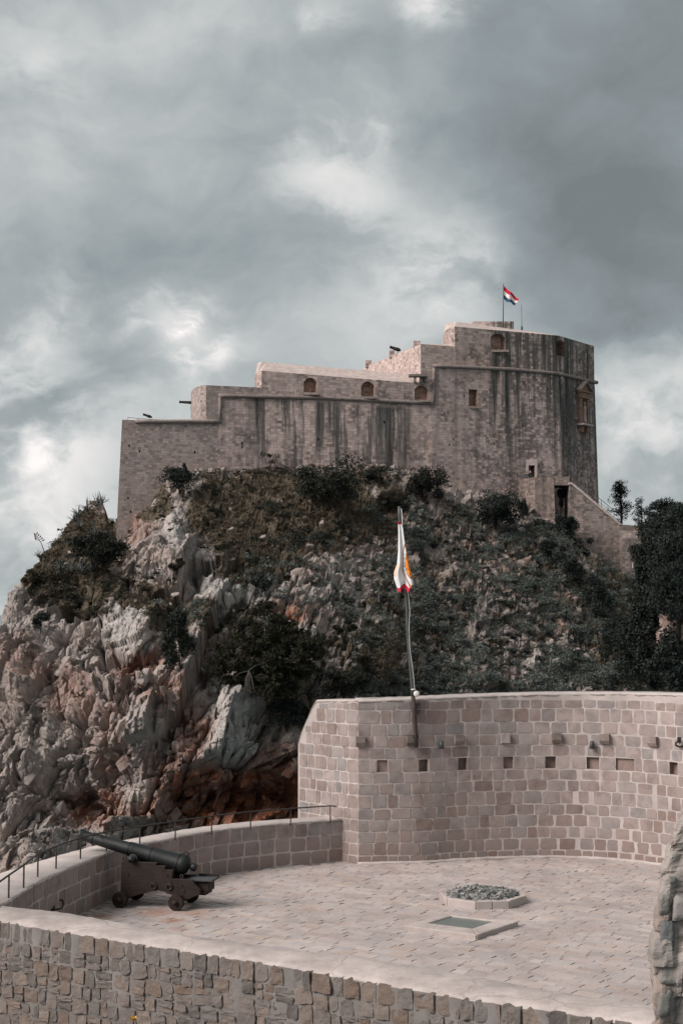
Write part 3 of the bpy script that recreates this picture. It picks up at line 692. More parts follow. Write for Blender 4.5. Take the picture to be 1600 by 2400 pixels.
def loft(rings):
    """rings: list of lists of 3D points, equal counts; closed solid"""
    mb = MB(); n = len(rings[0]); vs = [v for r in rings for v in r]; fs = []
    for k in range(len(rings)-1):
        for i in range(n): fs.append((k*n+i, k*n+(i+1)%n, (k+1)*n+(i+1)%n, (k+1)*n+i))
    fs += [tuple(range(n))[::-1], tuple((len(rings)-1)*n+i for i in range(n))]
    return mb.add(vs, fs)
def ring(poly, z): return [Vector((p.x, p.y, z(p) if callable(z) else z)) for p in poly]

fort = empty('fortress', (0,0,0))
tag(fort, 'large pale stone fortress with stepped terraces on top of the rock', 'fortress')
V2 = Vector
# lower bodies (battered), front edges run left to right, closed behind
zA = ztop(300, 984)
A = [fp(287), fp(515), fp(515,950,24), V2((fp(287).x-3.0, fp(287).y+26))]
zC0, zC1 = ztop(520, 928), ztop(1010, 946)
zC = lambda p: zC0 + (zC1-zC0)*(p.x-fp(520).x)/(fp(1010).x-fp(520).x)
Cc = [fp(515)+V2((0.002,0)), fp(1014), fp(1014,950,24), fp(515,950,24)]
zE = ztop(1200, 868)
Ee = [fp(1014)+V2((0.002,0)), fp(1311), fp(1393), V2((33.4, 206.0)), V2((fp(1014).x, 206.0))]
def lower(poly, z, bat):
    zb = -2.0
    return [ring(offset(poly, bat), zb), ring(offset(poly, bat*0.36), 18.0), ring(poly, z)]
cutters = []
def cut_box(px0, px1, py0, py1, depth, arch=0.0):
    """recess cut into the facade, slightly splayed, with a segmental arch"""
    a, b = fp(px0, (py0+py1)/2), fp(px1, (py0+py1)/2); t = (b-a); w = t.length; t.normalize(); nrm = V2((t.y, -t.x))
    pc = (px0+px1)/2; z0 = ztop(pc, py1); z1 = ztop(pc, py0)
    pts = [(0,z0),(w,z0)]
    if arch > 0:
        for k in range(7):
            s = k/6; pts.append((w*(1-s), z1-arch+arch*math.sin(math.pi*s)**0.8 if 0 < k < 6 else z1-arch))
    else: pts += [(w,z1),(0,z1)]
    P3 = lambda s, z, d: Vector((a.x+t.x*s-nrm.x*d, a.y+t.y*s-nrm.y*d, z))
    f = [P3(s, z, -2.5) for s, z in pts]; bk = [P3(w/2+(s-w/2)*0.8, z, depth) for s, z in pts]
    return loft([f, bk])
def boolean(me, cut_mbs, cutmat):
    o = bpy.data.objects.new('tmp', me); COL.objects.link(o); cs = []
    for mb in cut_mbs:
        cm = mb.mesh('cut'); cm.materials.append(cutmat); c = bpy.data.objects.new('cut', cm); COL.objects.link(c); cs.append(c)
        md = o.modifiers.new('b', 'BOOLEAN'); md.operation = 'DIFFERENCE'; md.object = c; md.solver = 'EXACT'
        md.material_mode = 'TRANSFER'
    dg = bpy.context.evaluated_depsgraph_get(); ev = o.evaluated_get(dg)
    out = bpy.data.meshes.new_from_object(ev)
    for c in cs: m_ = c.data; bpy.data.objects.remove(c); bpy.data.meshes.remove(m_)
    bpy.data.objects.remove(o)
    return out
def fort_part(name, mb, mat, cuts=None, cutmat=None, label=None):
    me = mb.mesh(name); me.materials.append(mat)
    if cuts: me = boolean(me, cuts, cutmat or M['fort_brick'])
    wall_uv(me); o = link(name, me, None, fort)
    if label: o['label'] = label
    return o
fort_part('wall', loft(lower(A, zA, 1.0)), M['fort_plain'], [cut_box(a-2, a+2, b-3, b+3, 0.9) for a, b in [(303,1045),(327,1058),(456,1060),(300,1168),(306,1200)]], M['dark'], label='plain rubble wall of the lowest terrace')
SLOTS = lambda L: [cut_box(a-2, a+2, b-3, b+3, 0.9) for a, b in L]
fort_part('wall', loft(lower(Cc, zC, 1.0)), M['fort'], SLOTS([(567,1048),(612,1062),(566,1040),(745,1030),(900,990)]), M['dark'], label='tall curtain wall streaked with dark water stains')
dz0, dz1 = 1091, 1124
fort_part('wall', loft(lower(Ee, zE, 1.0)), M['fort'],
          [cut_box(a-2, a+2, b-2.5, b+2.5, 0.9) for a, b in [(1050,1043),(1086,928),(1227,897),(1268,900),(1276,900),(1282,912),(1222,1000),(1060,1030),(1155,1040)]] + [cut_box(1095,1119,913,953,0.8), cut_box(1237.5,1252.5,1091,1128,3.0)], M['fort_brick'], label='great tower wall with blotchy dark weathering')
# second terrace with rounded end
zB = ztop(540, 905)
B = [fp(483)+V2((0,0.05)), fp(612)+V2((0,0.06)), fp(612,950,20), V2((at(448,905,176).x, 178)), V2((at(448,905,168.5).x,168.5)), V2((at(452,905,166).x,166)), V2((at(460,905,164.2).x,164.2)), V2((at(470,905,163.2).x,163.2))]
fort_part('parapet', loft([ring(B, zA-0.4), ring(B, zB)]), M['fort_plain'], label='low terrace wall with rounded sunlit end')
# curtain parapet with sloping top
zo = lambda p: 33.95 - 0.035*(p.x+8)
zi = lambda p: 35.7 - 0.035*(p.x+8)
off = 0.02
Cp = [fp(613)+V2((0,off)), fp(985)+V2((0,off)), fp(1016)+V2((0,off)), fp(1016,950,16), V2((at(598,850,180).x,180)), V2((at(597,850,170).x,170)), V2((at(599,850,167.2).x,167.2)), V2((at(604,850,165.5).x,165.5))]
Cin = [p.copy() for p in Cp]
Ci = [V2((p.x+(0.3 if i in (0,4,5,6,7) else 0), p.y+(4.2 if i in (0,1,2) else (3.0 if i==7 else (1.8 if i==6 else 0))))) for i, p in enumerate(Cp)]
fort_part('parapet', loft([ring(Cp, lambda p: zC(p)-0.9), ring(Cp, zo)]), M['fort'],
          [cut_box(709,745,885,921,0.8,0.5), cut_box(843,880,894,930,0.8,0.5), cut_box(968,1006,903,938,0.7,0.5)], M['fort_brick'], label='gun parapet with three arched embrasures')
fort_part('coping', loft([ring(Cp, lambda p: zo(p)+0.003), ring(Ci, zi)]), M['fort_cap'])
# third level block
zD = ztop(985, 806); zD2 = zD+0.9
D = [fp(986)+V2((0,0.06)), fp(1078)+V2((0,0.06)), V2((fp(1078).x, 192)), V2((at(852,850,186).x,192)), V2((at(852,850,186).x,186))]
Di = [D[0]+V2((0.1,0.4)), D[1]+V2((0,2.6)), D[2], D[3], D[4]]
fort_part('wall', loft([ring(D, ztop(990,899)), ring(D, zD)]), M['fort_clean'], label='upper block with bright sunlit left face')
fort_part('coping', loft([ring(D, zD+0.003), ring([D[0]+V2((0,0.3)), D[1]+V2((0,2.4)), D[2], D[3], D[4]], lambda p: zD+0.06+(0.75 if p.y > 173 and p.x > 11 else 0.0))]), M['fort_cap'])
for (px, py0, py1, w, Y) in [(973,793,807,16,171.3),(915,824,840,13,177.5),(860,845,856,14,184.5)]:
    c = at(px, py1, Y); h = at(px, py0, Y).z - c.z
    me = MB().box((c.x+0.2, c.y+0.6, zD+0.25), (w/F*Y, 1.2, 0.9)).mesh('merlon'); wall_uv(me); link('merlon', me, M['fort'], fort)
# tower upper part
zt = ztop(1200, 777); zti = zt+1.5
T = [fp(1066)+V2((0,off)), fp(1311)+V2((0,off)), fp(1393)+V2((-0.02,off)), V2((33.38, 205.8)), V2((at(1040,760,190).x, 205.8)), V2((at(1037.5,760,182).x,182)), V2((at(1038,760,177).x,177)), V2((at(1042,760,174.3).x,174.3)), V2((at(1052,760,172.4).x,172.4))]
Ti = [p.copy() for p in T]
for i, dv in {0:(0.6,4.4),1:(-2.6,5.0),2:(-1.5,4.5),5:(0.25,0.4),6:(0.3,0.8),7:(0.4,2.4),8:(0.5,3.8),3:(-1,-1),4:(0,0)}.items(): Ti[i] = T[i]+V2(dv)
fort_part('parapet', loft([ring(T, zE-0.3), ring(T, zt)]), M['fort'],
          [cut_box(1146,1187,782,821,0.8,0.45), cut_box(1301,1325,796,834,1.2,0.3)], M['fort_brick'], label='tower parapet with dark streaks and two embrasures')
fort_part('coping', loft([ring(T, zt+0.003), ring(Ti, lambda p: zti - (0.9 if p.x > 26 else 0))]), M['fort_cap'])
c0, c1 = at(1107,752,184), at(1203,759,184)
me = MB().box(((c0.x+c1.x)/2, 185, (c0.z+c1.z)/2-0.9), (c1.x-c0.x, 2.2, 2.0)).mesh('roof_block'); wall_uv(me); link('roof_block', me, M['fort'], fort)
# string course, one carved roll that steps up with the terraces
def fpt(px, py, o=0.12):
    q = at(px, py, FY(px)); return Vector((q.x, q.y-o, q.z))
def roll(pts, name='string_course', r=0.23):
    P = []
    for a, b in zip(pts, pts[1:]):
        n = max(2, int((Vector(b)-Vector(a)).length/1.2))
        for k in range(n): P.append(Vector(a).lerp(Vector(b), k/n))
    P.append(Vector(pts[-1]))
    rr = [r*(0.9+0.2*random.random()) for _ in P]
    me = MB().tube(P, rr, 8).mesh(name, True); return link(name, me, M['cordon'], fort)
roll([fpt(318,988), fpt(520,988)]); roll([fpt(516,986), fpt(516,932)], r=0.20); roll([fpt(513,928), fpt(760,933), fpt(1018,946)])
roll([fpt(1016,944), fpt(1016,862)], r=0.20); roll([fpt(1013,858), fpt(1200,866), fpt(1309,876)]); 
e0, e1 = fp(1311), fp(1393); zz = zE
roll([Vector((e0.x-0.2, e0.y-0.25, zE)), Vector((e1.x+0.25, e1.y-0.25, zE))])
# embrasure sills, window sill, lintel beam
for (a, b, py) in [(708,746,922),(842,881,931),(967,1007,939),(1145,1188,822),(1093,1121,954)]:
    p, q = fp(a, py), fp(b, py); z = ztop((a+b)/2, py)
    me = MB().box(((p.x+q.x)/2, (p.y+q.y)/2-0.1, z-0.08), ((q-p).length, 0.6, 0.28), None).mesh('sill'); wall_uv(me); link('sill', me, M['cordon'], fort)
p, q = fp(958, 875), fp(1000, 885); z = ztop(980, 882)
link('weathered_ledge', MB().box(((p.x+q.x)/2, (p.y+q.y)/2-0.35, z), ((q-p).length, 1.0, 0.28)).mesh('weathered_ledge'), M['corbel'], fort)
for px in (972, 986, 997):
    p = fp(px); link('ledge_bracket', MB().box((p.x, p.y-0.25, ztop(px, 891)), (0.3,0.7,0.55)).mesh('ledge_bracket'), M['corbel'], fort)
# doorway frame
p = fp(1245, 1100); z1 = ztop(1245, 1090); 
dy = -0.62
for (px0, px1, py0, py1) in [(1232,1258,1077,1090.5),(1231.5,1237.3,1090.5,1120),(1252.7,1258,1090.5,1120)]:
    a, b = at(px0, py1, p.y+dy), at(px1, py0, p.y+dy)
    link('door_frame', MB().box(((a.x+b.x)/2, p.y-0.45, (a.z+b.z)/2), (b.x-a.x, 0.5, b.z-a.z)).mesh('door_frame'), M['fort_cap'], fort)
# little slots and putlog holes in the walls (dark blocks let into the face)
for (px, py, w, h) in [(400,1106,0,0)]: pass
# shrine niche on the right facet
tn = (e1-e0).normalized(); nn = V2((tn.y, -tn.x))
def facet_pt(px, py, o=0.0):
    d = ray(px, py); n3 = Vector((nn.x, nn.y, 0)); b = Vector((e0.x, e0.y, 0)) + n3*o
    t = (b.x*nn.x + b.y*nn.y)/(d[0]*nn.x + d[1]*nn.y)
    return Vector((d[0]*t, d[1]*t, CAMZ+d[2]*t))
niche = empty('shrine_niche'); tag(niche, 'carved reddish shrine niche with pediment and statue on the tower side', 'shrine')
nc = facet_pt(1360, 960); zN = lambda py: facet_pt(1360, py).z
T3 = Vector((tn.x, tn.y, 0)); N3 = Vector((nn.x, nn.y, 0)); UP = Vector((0,0,1))
NM = Matrix(((T3.x, N3.x, 0, nc.x),(T3.y, N3.y, 0, nc.y),(0,0,1,0),(0,0,0,1)))
bo = 0.16
def nb(name, x, o, z, sx, so_, sz, mat='terracotta_stone'):
    return link(name, MB().box((x, o+bo, z), (sx, so_, sz), NM).mesh(name), M[mat], niche)
zt_, zp, ze, zs, zb_ = zN(899), zN(920), zN(936), zN(996), zN(1001)
nb('back_panel', 0, 0.02, (zp+zs)/2, 2.0, 0.3, zp-zs, 'terracotta_stone')
nb('column', -0.85, 0.28, (ze+zs)/2, 0.34, 0.4, ze-zs); nb('column', 0.85, 0.28, (ze+zs)/2, 0.34, 0.4, ze-zs)
nb('entablature', 0, 0.30, (zp+ze)/2, 2.3, 0.5, zp-ze-0.12); nb('cornice', 0, 0.42, zp, 2.8, 0.75, 0.22)
ped = [NM @ Vector((x, 0.05+bo, z)) for x, z in [(-1.35,zp+0.12),(1.35,zp+0.12),(0,zt_)]]
link('pediment', MB().prism(ped, N3*0.45).mesh('pediment'), M['terracotta_stone'], niche)
for s in (-1,1):
    pp = [NM @ Vector((x, 0.05+bo, z)) for x, z in [(s*1.5,zp+0.1),(s*1.5,zp+0.34),(0,zt_+0.28),(0,zt_+0.02)]]
    link('raking_cornice', MB().prism(pp, N3*0.8).mesh('raking_cornice'), M['corbel'], niche)
link('recess', MB().prism([NM @ Vector((0.42*math.cos(a), 0.19+bo, zN(945)+0.42*math.sin(a))) for a in np.linspace(0, math.pi, 9)] + [NM @ Vector((-0.42,0.19+bo,zs+0.2)), NM @ Vector((0.42,0.19+bo,zs+0.2))], N3*0.02).mesh('recess'), M['dark'], niche)  # no real hollow: flat near-black panel painted as the niche's shade
st = [(0.05,0),(0.34,0.02),(0.36,0.3),(0.28,0.9),(0.24,1.5),(0.30,1.9),(0.26,2.15),(0.10,2.3),(0.10,2.38),(0.15,2.5),(0.15,2.66),(0.07,2.8)]
SMt = Matrix.Translation(NM @ Vector((0,0.34+bo,zs+0.15))) @ Matrix.Rotation(-math.pi/2, 4, 'Y') @ Matrix.Scale(1,4)
link('statue', MB().lathe(st, SMt, 12).mesh('statue', True), M['statue'], niche)
nb('ledge', 0, 0.48, zs-0.05, 2.5, 0.95, 0.26, 'fort_cap')
for s in (-1,1): nb('bracket', s*0.62, 0.25, zs-0.6, 0.5, 0.5, 0.8)
# ------------------------------------------------------------------ entrance pier, stair and landing
YP = 171.4
ent = empty('entrance_stair'); tag(ent, 'stone pier, landing and long outer stair leading up to the fortress door', 'stair')
def ent_part(name, mb, mat='fort'):
    me = mb.mesh(name); wall_uv(me); return link(name, me, M[mat], ent)
def XZ(px, py, Y): return at(px, py, Y)
pl = [at(1254,1117,YP), at(1299,1117,YP)]
zl = at(1270,1118,YP).z
pier = [V2((at(1213,1120,YP+3.2).x, YP+3.2)), V2((at(1252.5,1120,YP).x, YP)), V2((at(1297,1120,YP).x, YP)), V2((at(1297,1120,YP).x, YP+4.3)), V2((at(1213,1120,YP+3.2).x, YP+4.3))]
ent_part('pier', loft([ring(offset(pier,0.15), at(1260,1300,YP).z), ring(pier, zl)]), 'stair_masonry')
a, b = at(1297.3,1137,YP), at(1334,1117,YP)
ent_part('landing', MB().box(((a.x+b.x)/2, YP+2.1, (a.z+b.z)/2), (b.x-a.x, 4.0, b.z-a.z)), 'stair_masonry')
sw = [at(1333,1136,YP), at(1337,1132,YP), at(1408,1192,YP), at(1452,1229,YP), at(1502,1233,YP), at(1502,1420,YP), at(1360,1420,YP), at(1333,1250,YP)]
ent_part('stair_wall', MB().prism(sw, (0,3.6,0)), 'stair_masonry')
cop = [at(1330,1136,YP), at(1330,1131.5,YP), at(1338,1130,YP), at(1452,1227,YP), at(1452,1231,YP), at(1337,1135,YP)]
ent_part('coping', MB().prism([Vector((p.x, p.y-0.15, p.z)) for p in cop], (0,0.8,0)), 'fort_cap')
for k in range(22):                       # steps behind the coping
    s = k/21; p = at(1340+s*110, 1135.5+s*93, YP+2.2)
    ent_part('step', MB().box((p.x, YP+2.3, p.z-0.12), (0.40, 2.5, 0.26)), 'fort_cap')
a, b = at(1455,1233,YP-1.2), at(1503,1330,YP-1.2)
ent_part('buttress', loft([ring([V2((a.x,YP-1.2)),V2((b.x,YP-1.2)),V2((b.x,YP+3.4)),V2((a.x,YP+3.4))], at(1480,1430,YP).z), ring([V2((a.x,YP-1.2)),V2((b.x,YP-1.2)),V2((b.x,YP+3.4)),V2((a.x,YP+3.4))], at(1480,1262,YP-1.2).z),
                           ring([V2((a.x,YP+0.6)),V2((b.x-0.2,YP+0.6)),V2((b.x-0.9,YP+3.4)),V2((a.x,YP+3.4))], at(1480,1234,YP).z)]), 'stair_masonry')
# back of the opening stays dark earth behind the plants
rail = empty('stair_railing'); tag(rail, 'thin iron railing running down the fortress stair', 'railing')
def rail_line(par, pts, h, mat, step, r=0.035, lower_=True):
    tops = [Vector(p)+Vector((0,0,h)) for p in pts]
    link('handrail', MB().tube(tops, r, 6).mesh('handrail', True), M[mat], par)
    if lower_: link('lower_rail', MB().tube([p-Vector((0,0,h*0.45)) for p in tops], r*0.7, 5).mesh('lower_rail', True), M[mat], par)
    for a, b in zip(pts, pts[1:]):
        a = Vector(a); b = Vector(b); n = max(1, round((b-a).length/step))
        for k in range(n+1):
            p = a.lerp(b, k/n); link('post', MB().tube([p-Vector((0,0,0.1)), p+Vector((0,0,h))], r*0.8, 5).mesh('post'), M[mat], par)
yr = YP+0.2
rail_line(rail, [at(1332,1133,yr), at(1408,1192,yr), at(1454,1229,yr)], 1.05, 'rail_iron', 1.1)
rail2 = empty('landing_railing'); tag(rail2, 'thin grey railing along the landing before the fortress door', 'railing')
rail_line(rail2, [Vector((at(1258,1116,yr).x, yr, zl)), Vector((at(1332,1116,yr).x, yr, zl))], 0.28, 'pole_grey', 1.6, 0.03, False)
rail3 = empty('terrace_railing'); tag(rail3, 'thin railing along the edge of the lowest fortress terrace', 'railing')
q = [at(300,974,162.5), at(324,968,163.5), at(440,962,166)]
rail_line(rail3, [Vector((v.x, v.y, zA)) for v in q], 0.62, 'pole_grey', 1.7, 0.028, False)
# flag pole and flag on the tower
def flag_mat_cro():
    m, nt = new_mat('tricolour_flag_cloth'); uv = (nt.n('ShaderNodeTexCoord'), 'UV'); s = nt.n('ShaderNodeSeparateXYZ', {'Vector': uv}); u, v = (s,0), (s,1)
    c = nt.mix(nt.math('GREATER_THAN', v, 0.34), (0.035,0.085,0.145), (0.74,0.71,0.68)); c = nt.mix(nt.math('GREATER_THAN', v, 0.66), c, (0.48,0.018,0.035))
    chk = nt.n('ShaderNodeTexChecker', {'Vector': nt.scaled(uv, (1.0,0.62,0)), 'Color1': (0.45,0.02,0.035), 'Color2': (0.78,0.74,0.72)}); chk.inputs['Scale'].default_value = 22
    inb = nt.math('MULTIPLY', nt.math('COMPARE', u, 0.46, 0.11), nt.math('COMPARE', v, 0.50, 0.21))
    c = nt.mix(inb, c, chk)
    crown = nt.math('MULTIPLY', nt.math('COMPARE', u, 0.46, 0.11), nt.math('COMPARE', v, 0.73, 0.05))
    c = nt.mix(crown, c, (0.16,0.20,0.30))
    finish(nt, c, 0.8, spec=0.1); return m
ff = empty('fortress_flag'); tag(ff, 'red white and blue flag on a pole on top of the fortress tower', 'flag')
YF = 182.0; base = at(1178, 757, YF); top = at(1179, 665, YF)
link('pole', MB().tube([base-Vector((0,0,1)), top], [0.07,0.045], 8).mesh('pole', True), M['pole_grey'], ff)
nx, nz = 26, 12; V = []; UVS = []
for i in range(nx+1):
    u = i/nx
    up = at(1180+u*35, 671+u*30, YF); lo = at(1179.5+u*27, 702+u*16-4*u*u, YF)
    for j in range(nz+1):
        v = j/nz; p = lo.lerp(up, v); p.y += 0.28*math.sin(u*9+v*1.2)*u**0.5; p.z += 0.06*math.sin(u*11+1); V.append(p); UVS.append((u,v))
Fq = [(i*(nz+1)+j,(i+1)*(nz+1)+j,(i+1)*(nz+1)+j+1,i*(nz+1)+j+1) for i in range(nx) for j in range(nz)]
me = MB().add(V, Fq).mesh('cloth', True, False); ul = me.uv_layers.new(name='UVMap')
for l in me.loops: ul.data[l.index].uv = UVS[l.vertex_index]
link('cloth', me, flag_mat_cro(), ff)
an = tag(empty('antenna'), 'thin metal antenna mast on the tower right of the flag', 'antenna')
link('mast', MB().tube([at(1222,768,183), at(1221,715,183)], [0.05,0.025], 6).mesh('mast'), M['antenna'], an)
link('base_plate', MB().tube([at(1222,769,183)-Vector((0,0,0.5)), at(1222,765,183)], 0.14, 8).mesh('base_plate'), M['antenna'], an)
# guns on the fortress terraces
def fort_gun(label, tail, muzzle, r):
    e = empty('fortress_cannon'); tag(e, label, 'cannon', 'old guns on the fortress terraces')
    t = Vector(tail); m = Vector(muzzle); d = (m-t); L = d.length
    Mx = Matrix.Translation(t) @ d.to_track_quat('X','Z').to_matrix().to_4x4()
    link('barrel', MB().lathe([(r*0.5,-0.25),(r*1.25,0),(r*1.3,0.1*L),(r*1.05,0.45*L),(r*0.85,0.93*L),(r*1.1,0.95*L),(r*1.1,L),(r*0.5,L)], Mx, 12).mesh('barrel', True), M['iron'], e)
    c = t.lerp(m, 0.25); link('carriage', MB().box((c.x+0.5, c.y, c.z-0.75), (0.9,0.7,0.5)).mesh('carriage'), M['wood'], e)
    link('trunnion', MB().tube([c+Vector((0,-0.6,0)), c+Vector((0,0.6,0))], r*0.5, 8).mesh('trunnion'), M['iron'], e)
fort_gun('long gun barrel pointing left out of the rounded terrace end', at(456,944,168.5), at(420.5,942,168.5), 0.16)
fort_gun('small gun barrel tilted up on the lowest terrace', at(352,976.5,166), at(336,971,166), 0.14)
fort_gun('stubby gun barrel above the upper sunlit wall', at(934,820,177.8), at(913,813,177.8), 0.20)
# lamp mast and cabinets by the stair
lm = tag(empty('lamp_mast'), 'slim grey lamp mast beside the pines right of the stair', 'lamp mast')
link('mast', MB().tube([at(1494,1260,184), at(1494,1180,184)], 0.09, 6).mesh('mast'), M['antenna'], lm)
link('lamp_head', MB().box(tuple(at(1497,1179,184)), (0.6,0.4,0.14)).mesh('lamp_head'), M['antenna'], lm)
for (px, py, w, h, lab) in [(1486,1325,0.52,0.62,'pale grey meter box high on the stair foot wall'),(1489,1349,0.45,0.55,'pale grey meter box low on the stair foot wall')]:
    c = at(px, py, YP-1.45); e = tag(empty('meter_box', c), lab, 'meter box')
    link('body', MB().box((0,0,0),(w,0.25,h)).mesh('body'), M['white'], e); link('door', MB().box((0,-0.14,0),(w*0.85,0.03,h*0.85)).mesh('door'), M['antenna'], e)
# ------------------------------------------------------------------ masonry helpers
class Path:
    def __init__(s, pts, n=400):
        P = [Vector((p[0], p[1])) for p in pts]; d = []
        for i in range(len(P)-1):                      # Catmull-Rom
            p0 = P[max(i-1,0)]; p1 = P[i]; p2 = P[i+1]; p3 = P[min(i+2,len(P)-1)]
            m = max(2, n//(len(P)-1))
            for k in range(m):
                t = k/m
                d.append(0.5*((2*p1)+(p2-p0)*t+(2*p0-5*p1+4*p2-p3)*t*t+(3*p1-p0-3*p2+p3)*t**3))
        d.append(P[-1]); s.p = d; s.s = [0.0]
        for a, b in zip(d, d[1:]): s.s.append(s.s[-1]+(b-a).length)
        s.L = s.s[-1]; s.arr = np.array(s.s)
    def at(s, q):
        q = min(max(q, 0), s.L); i = min(max(int(np.searchsorted(s.arr, q))-1, 0), len(s.p)-2)
        t = (q-s.s[i])/max(1e-6, s.s[i+1]-s.s[i]); a, b = s.p[i], s.p[i+1]
        tg = (s.p[min(i+3,len(s.p)-1)]-s.p[max(i-2,0)]).normalized()
        return a.lerp(b, t), tg, Vector((tg.y, -tg.x))   # outward normal: right of travel (towards the camera when travelling left to right)

def pillow(seed, n=6, p=5.0, rough=0.12, flat=0.35):
    rg = np.random.RandomState(seed); g = np.array([-1,-0.94,-0.40,0.40,0.94,1.0]); U, Vv = np.meshgrid(g, g, indexing='ij')
    mx = np.maximum(abs(U), abs(Vv)); k = np.where(mx > 0, mx/np.maximum((abs(U)**p+abs(Vv)**p)**(1/p), 1e-6), 1)
    X = U*k*0.5; Z = Vv*k*0.5; edge = mx > 0.99
    an = np.arctan2(Z, X); ph = rg.rand(4)*6.28
    wob = 1 + rough*0.55*(np.sin(3*an+ph[0])*0.5 + np.sin(5*an+ph[1])*0.5) * mx + rough*0.25*(rg.rand(n,n)-0.5)*edge
    X = X*np.minimum(wob, 1.06); Z = Z*np.minimum(wob, 1.06)
    H = (1 - mx**4*flat) + (rg.rand(n,n)-0.5)*rough*1.6 + rough*2*(X*(rg.rand()-0.5)+Z*(rg.rand()-0.5))
    H[edge] = -1.2
    V = np.stack([X, -H, Z], -1).reshape(-1,3); idx = np.arange(n*n).reshape(n,n)
    Q = np.stack([idx[:-1,:-1], idx[1:,:-1], idx[1:,1:], idx[:-1,1:]], -1).reshape(-1,4)
    return V, Q
def slab(seed):
    rg = np.random.RandomState(seed); j = lambda: (rg.rand()-0.5)*0.03
    b = [(-0.5,-0.5),(0.5,-0.5),(0.5,0.5),(-0.5,0.5)]; tp = [(x*0.988+j(), y*0.955+j()) for x, y in b]
    V = np.array([(x,y,0) for x,y in tp] + [(x*1.0,y*1.0,-1) for x,y in tp]); V[:4,2] += (rg.rand(4)-0.5)*0.10
    Q = np.array([(0,1,2,3),(0,4,5,1),(1,5,6,2),(2,6,7,3),(3,7,4,0)]); return V, Q
def stone_set(name, variants, items, matO, matA, parent, limit=300, mass_name=None, smooth=True, mass_kind=True):
    """items: (Matrix 4x4, variant). The `limit` that show largest become parts; the rest one mass."""
    meshes = []
    for k, (V, Q) in enumerate(variants):
        me = mesh_np(name, V, Q, smooth); me.materials.append(matO); meshes.append(me)
    C = np.array([tuple(m.translation) for m, _ in items]); S = np.array([m.to_scale()[0]*max(m.to_scale()[2], m.to_scale()[1]) for m, _ in items])
    px, py = proj(C); vis = (px > -60) & (px < 1660) & (py > 1500) & (py < 2440)
    area = np.where(vis, S/np.maximum(1, C[:,1])**2, 0); order = np.argsort(-area)
    keep = set(order[:limit].tolist()); VV = []; QQ = []; RR = []; o = 0
    for i, (m, v) in enumerate(items):
        if i in keep and area[i] > 0:
            ob = bpy.data.objects.new(name, meshes[v]); COL.objects.link(ob); ob.parent = parent; ob.matrix_basis = Matrix.Translation(-parent.location) @ m
        else:
            V, Q = variants[v]; A = np.array(m); VV.append(V@A[:3,:3].T + A[:3,3] - np.array(parent.location)); QQ.append(Q+o); RR.append(np.full(len(V), random.random())); o += len(V)
    if VV:
        me = mesh_np(mass_name or name, np.concatenate(VV), np.concatenate(QQ), smooth); attr_float(me, 'rnd', np.concatenate(RR))
        ob = link(mass_name or name, me, matA, parent); ob['kind'] = 'stuff'
def stone_matrix(path, s, z, w, h, d, inset=0.0, tilt=0.0):
    p, t, n = path.at(s)
    X = Vector((t.x, t.y, 0)); Y = Vector((-n.x, -n.y, 0)); Z = Vector((0,0,1))
    if tilt: X, Z = X*math.cos(tilt)+Z*math.sin(tilt), Z*math.cos(tilt)-X*math.sin(tilt)
    X = X*w; Y = Y*d; Z = Z*h
    return Matrix(((X.x,Y.x,Z.x,p.x+n.x*inset),(X.y,Y.y,Z.y,p.y+n.y*inset),(X.z,Y.z,Z.z,z),(0,0,0,1)))
def wall_solid(path, s0, s1, thick, zb, zt, step=0.25):
    """closed strip of wall; zt(s) top of the face, thick(s) depth behind it"""
    n = max(2, int((s1-s0)/step)); vs = []; fs = []
    for k in range(n+1):
        s = s0+(s1-s0)*k/n; p, t, nr = path.at(s); th = thick(s) if callable(thick) else thick; zz = zt(s) if callable(zt) else zt
        q = p - nr*th
        vs += [(p.x,p.y,zb),(p.x,p.y,zz),(q.x,q.y,zz),(q.x,q.y,zb)]
    for k in range(n):
        a = 4*k; b = a+4
        for i in range(4): fs.append((a+i, a+(i+1)%4, b+(i+1)%4, b+i))
    fs += [(3,2,1,0), (4*n,4*n+1,4*n+2,4*n+3)]
    return MB().add(vs, fs)
PILL = [pillow(100+k, 6, 12.0, 0.13, 0.12) for k in range(14)]
PILLR = [pillow(300+k, 6, 11.0, 0.36, 0.10) for k in range(16)]

# ------------------------------------------------------------------ tall round bastion wall
corner = on(838, 2025, 0); rl = Vector((-1.02, 33.85))
pf = Path([(corner.x, corner.y)] + [tuple(on(px, py, 0).xy) for px, py in [(920,2024),(1000,2021.5),(1100,2015),(1220,2010.5),(1340,2010.5),(1440,2016),(1520,2024),(1580,2033),(1660,2049),(1760,2075)]])
pr = Path([rl, (corner.x, corner.y)])
bastion = empty('bastion_wall', (corner.x, corner.y, 0)); tag(bastion, 'tall curved bastion wall of squared pinkish stones at the back of the terrace', 'wall')
bastion_inv = Matrix.Translation((-corner.x, -corner.y, 0))
ztF = lambda s: 3.63 + 0.022*s
def ztR(s):
    q = s/pr.L
    return 2.55 + 1.0*min(1, q/0.30)**0.8 + 0.09*q
HOLES = [(895,24),(993,22),(1083,23),(1190,24),(1290,25),(1388,30),(1465,46),(1577,24)]      # putlog holes: px centre, px width
def s_of(path, px):
    ss = np.linspace(0, path.L, 500); P = np.array([(*path.at(s)[0], 1.8) for s in ss]); x, _ = proj(P); return ss[np.argmin(abs(x-px))]
hole_s = []
rowpx = [30,45,42,45,40,50,42,40,50,42,43,45,52,33]      # from the bottom
tot = sum(rowpx); rows = []; z = 0.0
for r in rowpx: rows.append((z, z+r/tot*3.63)); z += r/tot*3.63
HR = 8
